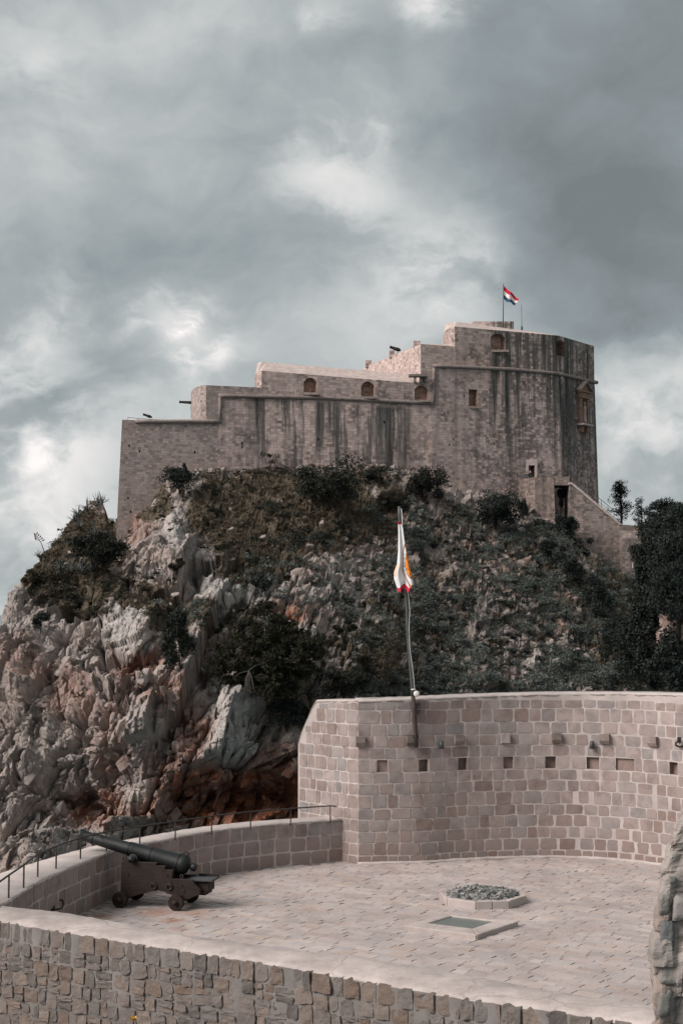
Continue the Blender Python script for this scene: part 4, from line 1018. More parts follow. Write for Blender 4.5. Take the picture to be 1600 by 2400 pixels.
for px, w in HOLES:
    s = s_of(pf, px); hole_s.append((s, w/F*32.5))
hz0, hz1 = rows[HR][0]+0.015, rows[HR][1]-0.015
def hole_cut(s, w, depth):
    p, t, n = pf.at(s); Mx = Matrix(((t.x,-n.x,0,p.x),(t.y,-n.y,0,p.y),(0,0,1,0),(0,0,0,1)))
    return MB().box((0, depth/2-0.2, (hz0+hz1)/2), (w, depth+0.4, hz1-hz0), Mx)
def bparts(name, me, mat, smooth=False):
    o = link(name, me, None, bastion)
    if not me.materials: me.materials.append(mat)
    me.transform(bastion_inv); return o
me = wall_solid(pf, 0, pf.L, 0.75, -0.4, ztF).mesh('wall_core'); me.materials.append(M['mortar'])
me = boolean(me, [hole_cut(s, w, 0.05 if i in (0,6) else (0.09 if i in (3,5) else 0.15)) for i, (s, w) in enumerate(hole_s)], M['ashlar_a'])
bparts('wall_core', me, M['mortar'])
me = wall_solid(pr, 0, pr.L, 0.75, -0.4, ztR, 0.08).mesh('wall_core'); bparts('wall_core', me, M['mortar'])
items = []
def fill_course(path, s0, s1, z0, z1, wr, d, items, var, gap=0.03, gaps=None, seed=0, ztop_=None, jit=0.010, tilt=0.012):
    rg = random.Random(seed); segs = []; cur = s0
    for (hs, hw) in sorted(gaps or []):
        segs.append((cur, hs-hw/2)); cur = hs+hw/2
    segs.append((cur, s1))
    for a, b in segs:
        if b-a < 0.05: continue
        ws = []; t = 0
        while t < b-a:
            w = rg.uniform(*wr); ws.append(w); t += w
        k = (b-a)/t; s = a
        for w in ws:
            w *= k; c = s+w/2; zz1 = z1
            if ztop_ is not None:
                zz1 = min(z1, min(ztop_(s), ztop_(s+w))-0.03)
            if zz1-z0 > 0.06:
                h = zz1-z0
                items.append((stone_matrix(path, c, (z0+zz1)/2+rg.uniform(-jit,jit), w-gap*rg.uniform(0.6,1.5), h-gap*rg.uniform(0.6,1.5), d*rg.uniform(0.6,1.5), 0, rg.uniform(-tilt,tilt)), rg.randrange(len(var))))
            s += w
for i, (z0, z1) in enumerate(rows):
    gp = hole_s if i == HR else None
    fill_course(pf, 0.0, pf.L, z0, z1+0.004, (0.24,0.52) if i not in (0,) else (0.22,0.4), 0.009, items, PILL, 0.018, gp, 40+i)
    fill_course(pr, 0.04, pr.L, z0, z1, (0.20,0.42), 0.009, items, PILL, 0.017, None, 80+i, ztR)
stone_set('stone', PILL, items, M['ashlar_o'], M['ashlar_a'], bastion, 300, 'stones', smooth=False)
# capping mortar
def cap_strip(path, s0, s1, zt, thick, over, th, seed, step=0.12, rough=0.02, slope=0.0):
    n = int((s1-s0)/step); vs = []; fs = []; rg = random.Random(seed)
    for k in range(n+1):
        s = s0+(s1-s0)*k/n; p, t, nr = path.at(s); zz = (zt(s) if callable(zt) else zt); tk = thick(s) if callable(thick) else thick
        j = rg.uniform(-rough, rough); f = p+nr*(over+j); g = p+nr*(over-0.04+j); m = p-nr*tk*0.5; b = p-nr*tk
        vs += [(f.x,f.y,zz-0.015+rg.uniform(-rough,rough)*0.5),(g.x,g.y,zz+th+rg.uniform(-rough,rough)*0.4),(m.x,m.y,zz+th+slope*0.5+rg.uniform(-rough,rough)*0.4),(b.x,b.y,zz+th+slope+rg.uniform(-rough,rough)*0.3),(b.x,b.y,zz-0.05)]
    for k in range(n):
        a = 5*k; b = a+5
        for i in range(5): fs.append((a+i, a+(i+1)%5, b+(i+1)%5, b+i))
    fs += [tuple(range(5))[::-1], tuple(5*n+i for i in range(5))]
    return MB().add(vs, fs)
bparts('coping', cap_strip(pf, 0, pf.L, lambda s: ztF(s)+0.002, 0.8, 0.012, 0.035, 5).mesh('coping', True), M['mortar'])
bparts('coping', cap_strip(pr, 0, pr.L, lambda s: ztR(s)+0.002, 0.8, 0.012, 0.03, 6).mesh('coping', True), M['mortar'])
bparts('foot_fillet', cap_strip(pf, 0, pf.L, 0.0, 0.1, 0.07, 0.05, 8, 0.1, 0.02).mesh('foot_fillet', True), M['mortar'])
# corbels
cz = (rows[10][0]+rows[10][1])/2+0.03
for i, (px, w) in enumerate([(843,24),(960,20),(1073,24),(1183,24),(1303,24),(1420,26),(1533,27)]):
    s = s_of(pf, px); p, t, n = pf.at(s); wd = w/F*32.3
    Mx = Matrix(((t.x,-n.x,0,p.x),(t.y,-n.y,0,p.y),(0,0,1,cz),(0,0,0,1)))
    prof = [(0.04,-0.13),(-0.10,-0.13),(-0.17,-0.04),(-0.18,0.12),(0.04,0.12)]
    if i == 3: prof = [(0.04,-0.13),(-0.12,-0.12),(-0.14,0.12),(0.04,0.12)]
    mb = MB().prism([Mx @ Vector((-wd*0.44, y*0.7, z*0.9)) for y, z in prof], Vector((t.x*wd*0.88, t.y*wd*0.88, 0)))
    me = mb.mesh('corbel'); me.materials.append(M['cap_plaster'] if i == 3 else M['corbel']); bparts('corbel', me, None)
# ------------------------------------------------------------------ fittings on the bastion wall
def on_wall(px, z, out=0.0):
    s = s_of(pf, px); p, t, n = pf.at(s); return Vector((p.x+n.x*out, p.y+n.y*out, z)), t, n
def z_at_wall(px, py):
    s = s_of(pf, px); return at(px, py, pf.at(s)[0].y).z
for px, lab in [(1030,'small dark conical wall lamp near the flagpole foot'),(1389,'small dark conical wall lamp right along the bastion wall')]:
    zc = z_at_wall(px, 1745); p, t, n = on_wall(px, zc, 0.10); e = tag(empty('wall_lamp', p), lab, 'lamp', 'wall lamps on the bastion')
    Mz = Matrix.Rotation(math.pi/2, 4, 'Y')
    link('shade', MB().lathe([(0.02,-0.088),(0.045,-0.085),(0.058,0.085),(0.045,0.088)], Mz, 14).mesh('shade', True), M['lampgrey'], e)
    link('bracket', MB().box((-n.x*0.06, -n.y*0.06, 0.02), (0.03,0.1,0.03)).mesh('bracket'), M['iron'], e)
p, t, n = on_wall(1594, z_at_wall(1594, 1736), 0.03)
e = tag(empty('iron_hook', p), 'black curled iron hook on the bastion wall at the right edge', 'hook')
link('hook', MB().tube([p_ for p_ in [Vector((0.0,0.05,0.02)), Vector((-0.02,-0.08,0.03)), Vector((-0.06,-0.12,0.0)), Vector((-0.10,-0.10,-0.04)), Vector((-0.09,-0.06,-0.10)), Vector((0.0,-0.06,-0.13)), Vector((0.09,-0.06,-0.10))]], 0.022, 7).mesh('hook', True), M['iron'], e)
link('plate', MB().box((0,0.0,0.02),(0.08,0.03,0.12)).mesh('plate'), M['iron'], e)
# flag pole with hanging flag
fpole = empty('bastion_flagpole'); tag(fpole, 'leaning grey flagpole with rusty foot strapped to the bastion wall', 'flagpole')
def fpp(px, py, Y): return at(px, py, Y)
yb = on_wall(972, 3)[0].y - 0.12
lowp = [fpp(975,1752,yb), fpp(973.5,1722,yb), fpp(970,1665,yb), fpp(967.5,1632,yb)]
link('lower_tube', MB().tube(lowp, [0.050,0.052,0.052,0.050], 10).mesh('lower_tube', True), M['pole_rust'], fpole)
link('collar', MB().tube([fpp(974,1730,yb), fpp(973.3,1722,yb)], 0.070, 10).mesh('collar'), M['iron'], fpole)
upp = [(967.8,1640),(966,1610),(962,1560),(957,1500),(954,1440),(951,1385),(946,1320),(940,1255),(936,1210),(935,1187)]
link('upper_tube', MB().tube([fpp(x, y, yb+0.005) for x, y in upp], [0.048]*4+[0.043]*3+[0.038]*3, 10).mesh('upper_tube', True), M['pole_grey'], fpole)
wav = [(968,1616),(966,1590),(962.5,1560),(957,1520),(955,1475),(957,1430),(953.5,1395),(949,1378)]
link('halyard', MB().tube([fpp(x+3.0, y, yb-0.05) for x, y in wav], 0.006, 5).mesh('halyard'), M['white'], fpole)
link('halyard', MB().tube([fpp(x, y, yb-0.05) for x, y in [(942.5,1232),(941.5,1208),(940,1192)]], 0.010, 5).mesh('halyard'), M['white'], fpole)
for py in (1650, 1667): 
    c = fpp(969, py, yb+0.06); link('clamp', MB().box(tuple(c+Vector((0.05,0,0))), (0.20,0.16,0.05)).mesh('clamp'), M['iron'], fpole)
link('strap', MB().tube([fpp(968.0,1614,yb), fpp(967.8,1617,yb)], 0.058, 10).mesh('strap'), M['white'], fpole)
e = tag(empty('round_lamp', fpp(975.5,1626,yb-0.02)), 'small round white lamp beside the flagpole above the wall', 'lamp')
Mx = Matrix.Rotation(math.pi/2, 4, 'Z')
link('disc', MB().lathe([(0.02,-0.03),(0.066,-0.028),(0.070,0),(0.066,0.02),(0.03,0.025)], Mx, 18).mesh('disc', True), M['white'], e)
link('bracket', MB().box((-0.03,0.05,0),(0.14,0.02,0.03)).mesh('bracket'), M['pole_grey'], e)
def flag_mat_city():
    m, nt = new_mat('white_red_orange_flag_cloth'); uv = (nt.n('ShaderNodeTexCoord'), 'UV'); s = nt.n('ShaderNodeSeparateXYZ', {'Vector': uv}); u, v = (s,0), (s,1)
    c = (0.66,0.65,0.65)
    d = nt.math('SQRT', nt.math('ADD', nt.math('POWER', nt.math('SUBTRACT', u, 1.02), 2.0), nt.math('POWER', nt.math('MULTIPLY', nt.math('SUBTRACT', v, 0.36), 1.75), 2.0)))
    c = nt.mix(nt.math('LESS_THAN', d, 0.315), c, (0.80,0.25,0.045))
    for r0, w, cc in [(0.315,0.012,(0.05,0.02,0.02)),(0.50,0.010,(0.06,0.03,0.03)),(0.525,0.014,(0.70,0.22,0.05)),(0.55,0.011,(0.06,0.03,0.03))]:
        c = nt.mix(nt.math('COMPARE', d, r0, w), c, cc)
    nn_ = nt.noise(nt.scaled(uv, (3,6,1)), 2.2, 2, 0.5)
    ln = nt.math('MULTIPLY', nt.math('COMPARE', nn_, 0.5, 0.018), nt.math('LESS_THAN', d, 0.30)); c = nt.mix(ln, c, (0.05,0.02,0.02))
    lb = nt.math('MULTIPLY', nt.math('LESS_THAN', u, 0.18), nt.math('COMPARE', v, 0.30, 0.09)); c = nt.mix(lb, c, (0.72,0.50,0.38))
    c = nt.mix(nt.math('LESS_THAN', v, 0.055), c, (0.50,0.025,0.05)); c = nt.mix(nt.math('GREATER_THAN', v, 0.955), c, (0.42,0.02,0.045))
    b = finish(nt, c, 0.8, spec=0.1); return m
fl = empty('hanging_flag'); tag(fl, 'limp white flag with orange emblem and red hem on the leaning flagpole', 'flag')
Lq = [(1222,932),(1245,933),(1290,932.5),(1320,930),(1340,922.5),(1355,923),(1370,928),(1384,933)]
Rq = [(1222,936),(1236,944),(1260,947),(1290,952),(1320,957.5),(1345,964),(1367,969),(1380,960)]
nu, nv = 40, 44; V = []; UVS = []
for j in range(nv+1):
    v = j/nv; pyL = 1222+v*(1382-1222)
    xl = np.interp(pyL, [a for a,_ in Lq], [b for _,b in Lq]); xr = np.interp(pyL, [a for a,_ in Rq], [b for _,b in Rq])
    for i in range(nu+1):
        u = i/nu
        fold = 1-2*abs(((u*1.5+0.15) % 1.0)*2-1)
        x = xl+(xr-xl)*u
        p = at(x, pyL + v*v*(6*math.sin(u*8.5+0.5)), yb-0.14-0.045*(0.25+v)*fold); V.append(p); UVS.append((u, 1-v))
Fq = [(j*(nu+1)+i, j*(nu+1)+i+1, (j+1)*(nu+1)+i+1, (j+1)*(nu+1)+i) for j in range(nv) for i in range(nu)]
me = MB().add(V, Fq).mesh('cloth', True, False); ul = me.uv_layers.new(name='UVMap')
for l in me.loops: ul.data[l.index].uv = UVS[l.vertex_index]
link('cloth', me, flag_mat_city(), fl)
VG = np.array([tuple(p) for p in V])
ink = simple_mat('dark_print', (0.10,0.10,0.12), 0.8, 0, 0.1)
for k, (ch, ang) in enumerate(zip('YDRUAZ', [-0.62,-0.36,-0.12,0.14,0.42,0.72])):
    cu = bpy.data.curves.new('letter', 'FONT'); cu.body = ch; cu.size = 0.062; cu.align_x = 'CENTER'; cu.align_y = 'CENTER'; cu.extrude = 0.0015
    to = bpy.data.objects.new('tmp_letter', cu); COL.objects.link(to); dg = bpy.context.evaluated_depsgraph_get()
    lm_ = bpy.data.meshes.new_from_object(to.evaluated_get(dg)); bpy.data.objects.remove(to)
    u = 1.02-0.41*math.cos(ang); v = 0.36+0.41*math.sin(ang)/1.75
    i = int(round(u*nu)); j = int(round((1-v)*nv)); p = V[j*(nu+1)+min(i,nu)]
    o = link('letter', lm_, ink, fl); o.location = (p.x, p.y-0.012, p.z); o.rotation_euler = (math.pi/2, -math.pi/2 + 0.3*ang, 0)

# ------------------------------------------------------------------ low parapet behind the gun
lowpts = [on(x, y, 0).xy for x, y in [(168,2136),(276,2105),(380,2078),(505,2051),(633,2034),(740,2024.5),(802,2019)]]
p0 = Vector((on(20,2115,0.93).x, on(20,2115,0.93).y)); p1 = Vector((on(51,2095,0.93).x, on(51,2095,0.93).y)); p2 = Vector((on(117,2057,0.93).x, on(117,2057,0.93).y))
pl_ = Path([(-5.50, 22.6), p0, p1, p2] + [Vector(q) for q in lowpts[1:]])
parapet = empty('parapet_wall', (pl_.p[0].x, pl_.p[0].y, 0)); tag(parapet, 'low curved parapet wall of squared stones behind the cannon', 'wall')
pinv = Matrix.Translation((-parapet.location.x, -parapet.location.y, 0))
zpar = lambda s: 0.93
thp = lambda s: 0.55 + 0.75*max(0, 1-s/7.0)
def pparts(name, me, mat):
    o = link(name, me, mat, parapet); me.transform(pinv); return o
pparts('wall_core', wall_solid(pl_, 0, pl_.L, thp, -0.4, zpar).mesh('wall_core'), M['mortar'])
items = []
for i, (z0, z1) in enumerate([(0.0,0.30),(0.30,0.62),(0.62,0.93)]):
    fill_course(pl_, 0, pl_.L, z0, z1, (0.24,0.50), 0.009, items, PILL, 0.018, None, 140+i)
stone_set('stone', PILL, items, M['ashlar_o'], M['ashlar_a'], parapet, 300, 'stones', smooth=False)
pparts('coping', cap_strip(pl_, 0, pl_.L, 0.932, thp, 0.01, 0.03, 15).mesh('coping', True), M['mortar'])
hk = on(124, 2117, 0.45); sbest = min(np.linspace(0, pl_.L, 300), key=lambda s: abs(proj([(*pl_.at(s)[0], 0.45)])[0][0]-124)); hp, ht, hn = pl_.at(sbest)
e = tag(empty('iron_hook', (hp.x, hp.y, 0.42)), 'black bent iron hook on the low parapet left of the cannon', 'hook')
link('hook', MB().tube([Vector((0,0,0))+Vector((hn.x,hn.y,0))*a+Vector((ht.x,ht.y,0))*b+Vector((0,0,c)) for a, b, c in [(-0.05,-0.1,-0.06),(0.10,-0.1,-0.06),(0.16,0.02,-0.05),(0.16,0.10,0.0),(0.14,0.08,0.08),(0.14,0.0,0.09)]], 0.02, 7).mesh('hook', True), M['iron'], e)
link('plate', MB().box((0,0,-0.06),(0.06,0.06,0.08)).mesh('plate'), M['iron'], e)
# railing on the parapet
rl1 = empty('parapet_railing'); tag(rl1, 'thin brown iron handrail along the low parapet behind the cannon', 'railing')
zt_ = 0.965
posts = [on(x, y, zt_) for x, y in [(774,1921),(681,1929),(587,1938),(496,1949),(411,1962),(328,1977),(250,1993),(189,2013),(132,2035),(89,2055),(56,2080),(21,2103),(-40,2150)]]
hts = [0.31,0.32,0.33,0.33,0.33,0.34,0.36,0.40,0.40,0.40,0.38,0.36,0.36]
tops = [p+Vector((0,0,h)) for p, h in zip(posts, hts)]
link('handrail', MB().tube([on(788,1890,zt_+0.33)] + tops, 0.017, 6).mesh('handrail', True), M['rail_iron'], rl1)
for p, tp in zip(posts, tops): link('post', MB().tube([p-Vector((0,0,0.06)), tp], 0.016, 6).mesh('post'), M['rail_iron'], rl1)

# ------------------------------------------------------------------ near wall with rendered top and rubble face
ZC = 0.93
front = [on(x, y, ZC).xy for x, y in [(-260,2110),(0,2153),(204,2187),(383,2215),(633,2253),(800,2282),(1055,2327),(1285,2360),(1530,2398),(1800,2440)]]
back = [on(x, y, ZC).xy for x, y in [(-260,2075),(0,2118),(168,2138),(408,2182),(612,2212),(800,2236),(1055,2273),(1259,2314),(1535,2355),(1800,2405)]]
pn = Path([tuple(p) for p in front]); pb = Path([tuple(p) for p in back])
near = empty('near_wall', (front[0].x, front[0].y, 0)); tag(near, 'rough rubble stone wall with smooth pale top crossing the foreground', 'wall')
ninv = Matrix.Translation((-near.location.x, -near.location.y, 0))
def nparts(name, me, mat):
    o = link(name, me, mat, near); me.transform(ninv); return o
vs = []; fs = []; n = 160; rg = random.Random(3)
for k in range(n+1):
    a = pn.at(pn.L*k/n)[0]; b = pb.at(pb.L*k/n)[0]; j = rg.uniform(-0.03,0.03)
    u = (b-a).normalized(); f = a - u*(0.02+j*0.8)
    jj = lambda: rg.uniform(-0.006,0.006)
    m1 = a.lerp(b,0.12); m2 = a.lerp(b,0.5); m3 = a.lerp(b, 0.9)
    vs += [(a.x,a.y,-2.2),(f.x,f.y,ZC-0.05+j*0.6),(m1.x,m1.y,ZC-0.008+jj()),(m2.x,m2.y,ZC+0.012+jj()),(m3.x,m3.y,ZC+jj()),(b.x,b.y,ZC-0.03+jj()),(b.x,b.y,-0.4)]
for k in range(n):
    a = 7*k; b = a+7
    for i in range(7): fs.append((a+i, a+(i+1)%7, b+(i+1)%7, b+i))
mb = MB().add(vs, fs); me = mb.mesh('wall_core', True)
me.materials.append(M['cap_plaster']); me.materials.append(M['mortar_grey'])
for p in me.polygons:
    if p.center.z < 0.4: p.material_index = 1
o = link('wall_core', me, None, near); me.transform(ninv)
items = []; rg = random.Random(9)
z1 = ZC-0.035
for r in range(8):
    h = [0.26,0.21,0.24,0.20,0.23,0.22,0.22,0.24][r]; z0 = z1-h
    s = 0.0
    while s < pn.L:
        w = rg.uniform(0.15,0.36) if r == 0 else rg.uniform(0.14,0.34)
        if r > 0 and rg.random() < 0.28:                       # two small stones on top of one another
            k = rg.uniform(0.35,0.65)
            for (a, b) in ((z0, z0+h*k), (z0+h*k, z1)):
                items.append((stone_matrix(pn, s+w/2, (a+b)/2+rg.uniform(-0.01,0.01), w-0.02, b-a-0.012, rg.uniform(0.018,0.042), 0, rg.uniform(-0.12,0.12)), rg.randrange(16)))
        else:
            hh = h*(rg.uniform(0.88,1.08) if r else 1.0)
            items.append((stone_matrix(pn, s+w/2, (z0+z1)/2+(rg.uniform(-0.025,0.025) if r else 0), w-0.018, hh-0.012, rg.uniform(0.018,0.045), 0, rg.uniform(-0.10,0.10) if r else rg.uniform(-0.03,0.03)), rg.randrange(16)))
        s += w
    z1 = z0
C = np.array([tuple(m.translation) for m, _ in items]); px, py = proj(C)
items = [it for it, a, b in zip(items, px, py) if -40 < a < 1640 and b < 2450]
stone_set('stone', PILLR, items, M['rubble_o'], M['rubble_a'], near, 300, 'stones', smooth=False)
# sloping ground at the wall foot (only its corner shows)
g = []
for k in range(41):
    s = pn.L*k/40; p, t, nr = pn.at(s); zf = -0.60-0.42*max(0, p.x+5.4)
    g += [(p.x-nr.x*0.1, p.y-nr.y*0.1, zf), (p.x+nr.x*1.5, p.y+nr.y*1.5, zf-0.25), (p.x+nr.x*9, p.y+nr.y*9, zf-1.2)]
fs = []
for k in range(40):
    for i in range(2): fs.append((3*k+i, 3*k+i+1, 3*k+4+i, 3*k+3+i))
tag(link('ground', MB().add(g, fs).mesh('ground'), stone_mat('rubbly_ground', [(0.30,0.20,0.16),(0.42,0.34,0.30)], 'object', 0.6, 0.5, 0.9, 8.0)), 'pale rubbly ground at the foot of the near wall', kind='structure')
fw = on(313, 2396, -0.55)
yf = tag(empty('yellow_flower', at(313, 2420, 12.0)), 'blurred yellow flower at the bottom edge in front of the near wall', 'flower')
yc = yf.location
ym = simple_mat('yellow_petal', (0.42,0.20,0.02), 0.6, 0, 0.15)
for k in range(6):
    a = k*1.047; link('petal', MB().add([(0,0,0.08),(0.030*math.cos(a-0.5),0.030*math.sin(a-0.5),0.115),(0.036*math.cos(a),0.036*math.sin(a),0.13),(0.030*math.cos(a+0.5),0.030*math.sin(a+0.5),0.115)],[(0,1,2,3)]).mesh('petal'), ym, yf)
link('stem', MB().tube([(0,0,-0.9),(0.02,0,-0.4),(0,0,0.085)], 0.006, 5).mesh('stem'), M['leaf_dark'], yf)

# ------------------------------------------------------------------ terrace paving
poly = [pb.at(pb.L*k/30)[0] for k in range(31)] + [Vector((11.0, 24.0)), Vector((11.0, 33.0))] + [pf.at(pf.L*(1-k/30))[0] for k in range(31)] + [pl_.at(pl_.L*(1-k/30))[0] for k in range(31)]
def inside(p, poly):
    c = False; n = len(poly); j = n-1
    for i in range(n):
        a, b = poly[i], poly[j]
        if (a.y > p.y) != (b.y > p.y) and p.x < (b.x-a.x)*(p.y-a.y)/(b.y-a.y)+a.x: c = not c
        j = i
    return c
floor = tag(link('terrace_floor', MB().add([(q.x,q.y,-0.013) for q in poly], [tuple(range(len(poly)))]).mesh('terrace_floor'), M['joint']), 'stone paved terrace floor', kind='structure')
E1 = Vector((1.22,-0.9)).normalized(); E2 = Vector((-E1.y, E1.x))
fc = [on(x, y, 0.09).xy for x, y in [(944,2169),(1116,2191),(1214,2159),(1040,2143)]]       # hatch frame corners
oc = Vector((on(1130,2112,0.0).x, on(1130,2112,0.0).y)); ORAD = 0.86
items = []; rg = random.Random(21); SL = [slab(500+k) for k in range(10)]
b = -16.0
poly_big = poly
while b < 34.0:
    w = rg.uniform(0.16,0.23); a = -30.0+rg.uniform(0,0.4)
    while a < 14.0:
        l = rg.uniform(0.20,0.46); c = E1*(a+l/2)+E2*(b+w/2)
        if -8 < c.x < 11 and 15.5 < c.y < 34 and inside(c, poly_big):
            q, r_ = proj([(c.x, c.y, 0)]); 
            if -30 < q[0] < 1625 and (c-oc).length > ORAD-0.1:
                tx, ty = rg.uniform(-0.006,0.006), rg.uniform(-0.006,0.006)
                X = Vector((E1.x, E1.y, tx))*(l-0.006); Y = Vector((E2.x, E2.y, ty))*(w-0.013)
                items.append((Matrix(((X.x,Y.x,0,c.x),(X.y,Y.y,0,c.y),(X.z,Y.z,0.05,rg.uniform(-0.007,0.006)),(0,0,0,1))), rg.randrange(10)))
        a += l
    b += w
# leave out pavers hidden by the near wall's top
def hidden(m):
    q, r_ = proj([tuple(m.translation)]); 
    lim = np.interp(q[0], [0,168,408,612,800,1055,1259,1535], [2118,2138,2182,2212,2236,2273,2314,2355]); return r_[0] > lim+12
items = [it for it in items if not hidden(it[0])]
stone_set('paving_stone', SL, items, M['paver_o'], M['paver_a'], floor, 300, 'paving_stones', smooth=False)
# ------------------------------------------------------------------ raised hatch with grey plate
hatch = empty('floor_hatch', (sum(p.x for p in fc)/4, sum(p.y for p in fc)/4, 0)); tag(hatch, 'low square stone frame around a flat grey green plate in the paving', 'hatch')
hl = hatch.location; fcv = [Vector((p.x-hl.x, p.y-hl.y)) for p in fc]
ic = [Vector((on(x,y,0.09).x-hl.x, on(x,y,0.09).y-hl.y)) for x, y in [(1001,2163),(1106,2176),(1160,2158),(1058,2146)]]
for i in range(4):
    a, b = fcv[i], fcv[(i+1)%4]; c, d = ic[(i+1)%4], ic[i]
    g = 0.004; a2, b2, c2, d2 = a.lerp(b,g), b.lerp(a,g), c.lerp(d,g), d.lerp(c,g)
    MB().prism([Vector((*q, -0.03)) for q in (a2,b2,c2,d2)], (0,0,0.12)).build('frame_slab', M['cap_plaster'], hatch, bevel=0.012)
link('plate', MB().prism([Vector((*q, -0.03)) for q in ic], (0,0,0.095)).mesh('plate'), simple_mat('grey_green_plate', (0.135,0.150,0.142), 0.35, 0.0, 0.08, 3, 0.5, 0.05), hatch)
# ------------------------------------------------------------------ octagonal stone bed with gravel
bed = empty('octagonal_bed', (oc.x, oc.y, 0)); tag(bed, 'octagonal stone kerbed bed filled with grey gravel', 'planter')
ri = ORAD-0.13; a0 = R(22.5)+math.atan2(E1.y, E1.x)
for i in range(8):
    a, b = a0+i*math.pi/4, a0+(i+1)*math.pi/4
    cuts = [0, 0.5, 1] if i % 2 == 0 else [0, 1]
    for c0_, c1_ in zip(cuts, cuts[1:]):
        O0, O1 = Vector((math.cos(a), math.sin(a)))*ORAD, Vector((math.cos(b), math.sin(b)))*ORAD
        I0, I1 = Vector((math.cos(a), math.sin(a)))*ri, Vector((math.cos(b), math.sin(b)))*ri
        e0_, e1_ = c0_+0.008, c1_-0.008
        pts = [O0.lerp(O1,e0_), O0.lerp(O1,e1_), I0.lerp(I1,e1_), I0.lerp(I1,e0_)]
        MB().prism([Vector((*q, -0.03)) for q in pts], (0,0,0.18+random.uniform(-0.008,0.012))).build('kerb_stone', M['corbel'] if False else M['paver_o'], bed, bevel=0.012)
link('soil', MB().prism([Vector((math.cos(a0+i*math.pi/4)*(ri+0.01), math.sin(a0+i*math.pi/4)*(ri+0.01), -0.02)) for i in range(8)], (0,0,0.12)).mesh('soil'), M['joint'], bed)
rgn = np.random.RandomState(4); VV = []; QQ = []; o_ = 0
cube = np.array([(x,y,z) for z in (-1,1) for y in (-1,1) for x in (-1,1)], float); cf = np.array([(0,2,3,1),(4,5,7,6),(0,1,5,4),(2,6,7,3),(0,4,6,2),(1,3,7,5)])
rr_ = []
for k in range(900):
    r_ = ri*math.sqrt(rgn.rand())*0.97; t = rgn.rand()*6.283; c = np.array([r_*math.cos(t), r_*math.sin(t), 0.105+0.05*rgn.rand()+0.03*(1-r_/ri)])
    q = Matrix.Rotation(rgn.rand()*6.28, 3, Vector(rgn.randn(3)).normalized()); s = (0.012+0.026*rgn.rand())*np.array([1.3,1.0,0.8])
    v = (cube*s*(0.75+0.5*rgn.rand(8,3)))@np.array(q).T + c; VV.append(v); QQ.append(cf+o_); o_ += 8; rr_.append(np.full(8, rgn.rand()))
me = mesh_np('gravel', np.concatenate(VV), np.concatenate(QQ)); attr_float(me, 'rnd', np.concatenate(rr_))
gm = stone_mat('grey_gravel', [(0.06,0.065,0.062),(0.16,0.16,0.155),(0.26,0.25,0.24),(0.34,0.33,0.31)], 'attr', 0, 0.3)
o = link('gravel', me, gm, bed); o['kind'] = 'stuff'

# ------------------------------------------------------------------ broken wall end at the right edge
EDGE = [(1880,1625),(1905,1600),(1920,1588),(1935,1578),(1960,1572),(1985,1563),(2015,1558),(2030,1550),(2075,1548),(2110,1545),(2140,1543),(2165,1538),(2200,1535),(2240,1538),(2262,1536),(2310,1535),(2360,1533),(2400,1537),(2470,1536)]
Yp = 14.6
stub = empty('ruined_wall_end', at(1560, 2400, Yp)); tag(stub, 'ragged end of a rough stone wall at the right edge of the picture', 'wall')
sl_ = stub.location
zs_ = np.array([at(1560, a, Yp).z for a, _ in EDGE])[::-1]; xs_ = np.array([at(b, a, Yp).x for a, b in EDGE])[::-1]
nz, npm = 90, 46; V = []
for k in range(nz+1):
    z = zs_[0] + (zs_[-1]-zs_[0])*k/nz; xl = np.interp(z, zs_, xs_)
    for i in range(npm+1):
        u = i/npm
        if u < 0.32: yq = Yp+0.9-0.95*(u/0.32); V.append((xl*yq/Yp-0.02+0.10*(yq-Yp), yq, z))
        elif u < 0.45: t = (u-0.32)/0.13; V.append((xl-0.02+0.06*t*t, Yp-0.05-0.10*math.sin(t*math.pi/2), z))
        else: t = (u-0.45)/0.55; V.append((xl+0.04+1.5*t, Yp-0.15-0.15*t, z))
V = np.array(V); f1_, e1_, r1_ = facets(V/0.27, 41, 0.6); f2_, e2_, r2_ = facets(V/0.09, 43, 0.8)
dirn = np.stack([np.where(np.arange(npm+1)/npm < 0.40, -0.85, -0.1), np.where(np.arange(npm+1)/npm < 0.32, 0.0, -1.0)], 1); dirn = np.tile(dirn, (nz+1,1))
c1_, d1_, i1_ = cellmax(V/0.30, 45, 1.5, 0.45); c2_, d2_, i2_ = cellmax(V/0.08, 47, 1.6, 0.5)
dd = 0.10*(c1_-c1_.mean()) - 0.03*np.exp(-d1_/0.05) + 0.022*(c2_-c2_.mean()) + 0.008*fbm(V*22, 3, 6); r1_ = i1_ 
V[:,:2] += dirn*dd[:,None]; V -= np.array(sl_)
ix = np.arange((nz+1)*(npm+1)).reshape(nz+1, npm+1); Q = np.stack([ix[:-1,:-1], ix[:-1,1:], ix[1:,1:], ix[1:,:-1]], -1).reshape(-1,4)
me = mesh_np('wall_core', V, Q, False); attr_float(me, 'rnd', r1_)
smat = stone_mat('ragged_wall_stone', [(0.16,0.148,0.138),(0.24,0.215,0.198),(0.30,0.26,0.236),(0.36,0.312,0.284),(0.28,0.215,0.178)], 'attr', 0.35, 0.5, 0.8, 24.0, bdist=0.03)
link('wall_core', me, smat, stub)
so_ = stone_mat('ragged_wall_block', [(0.075,0.075,0.078),(0.20,0.205,0.20),(0.27,0.245,0.225),(0.33,0.30,0.28)], 'object', 0.2, 0.5, 0.9, 20.0, bdist=0.04)
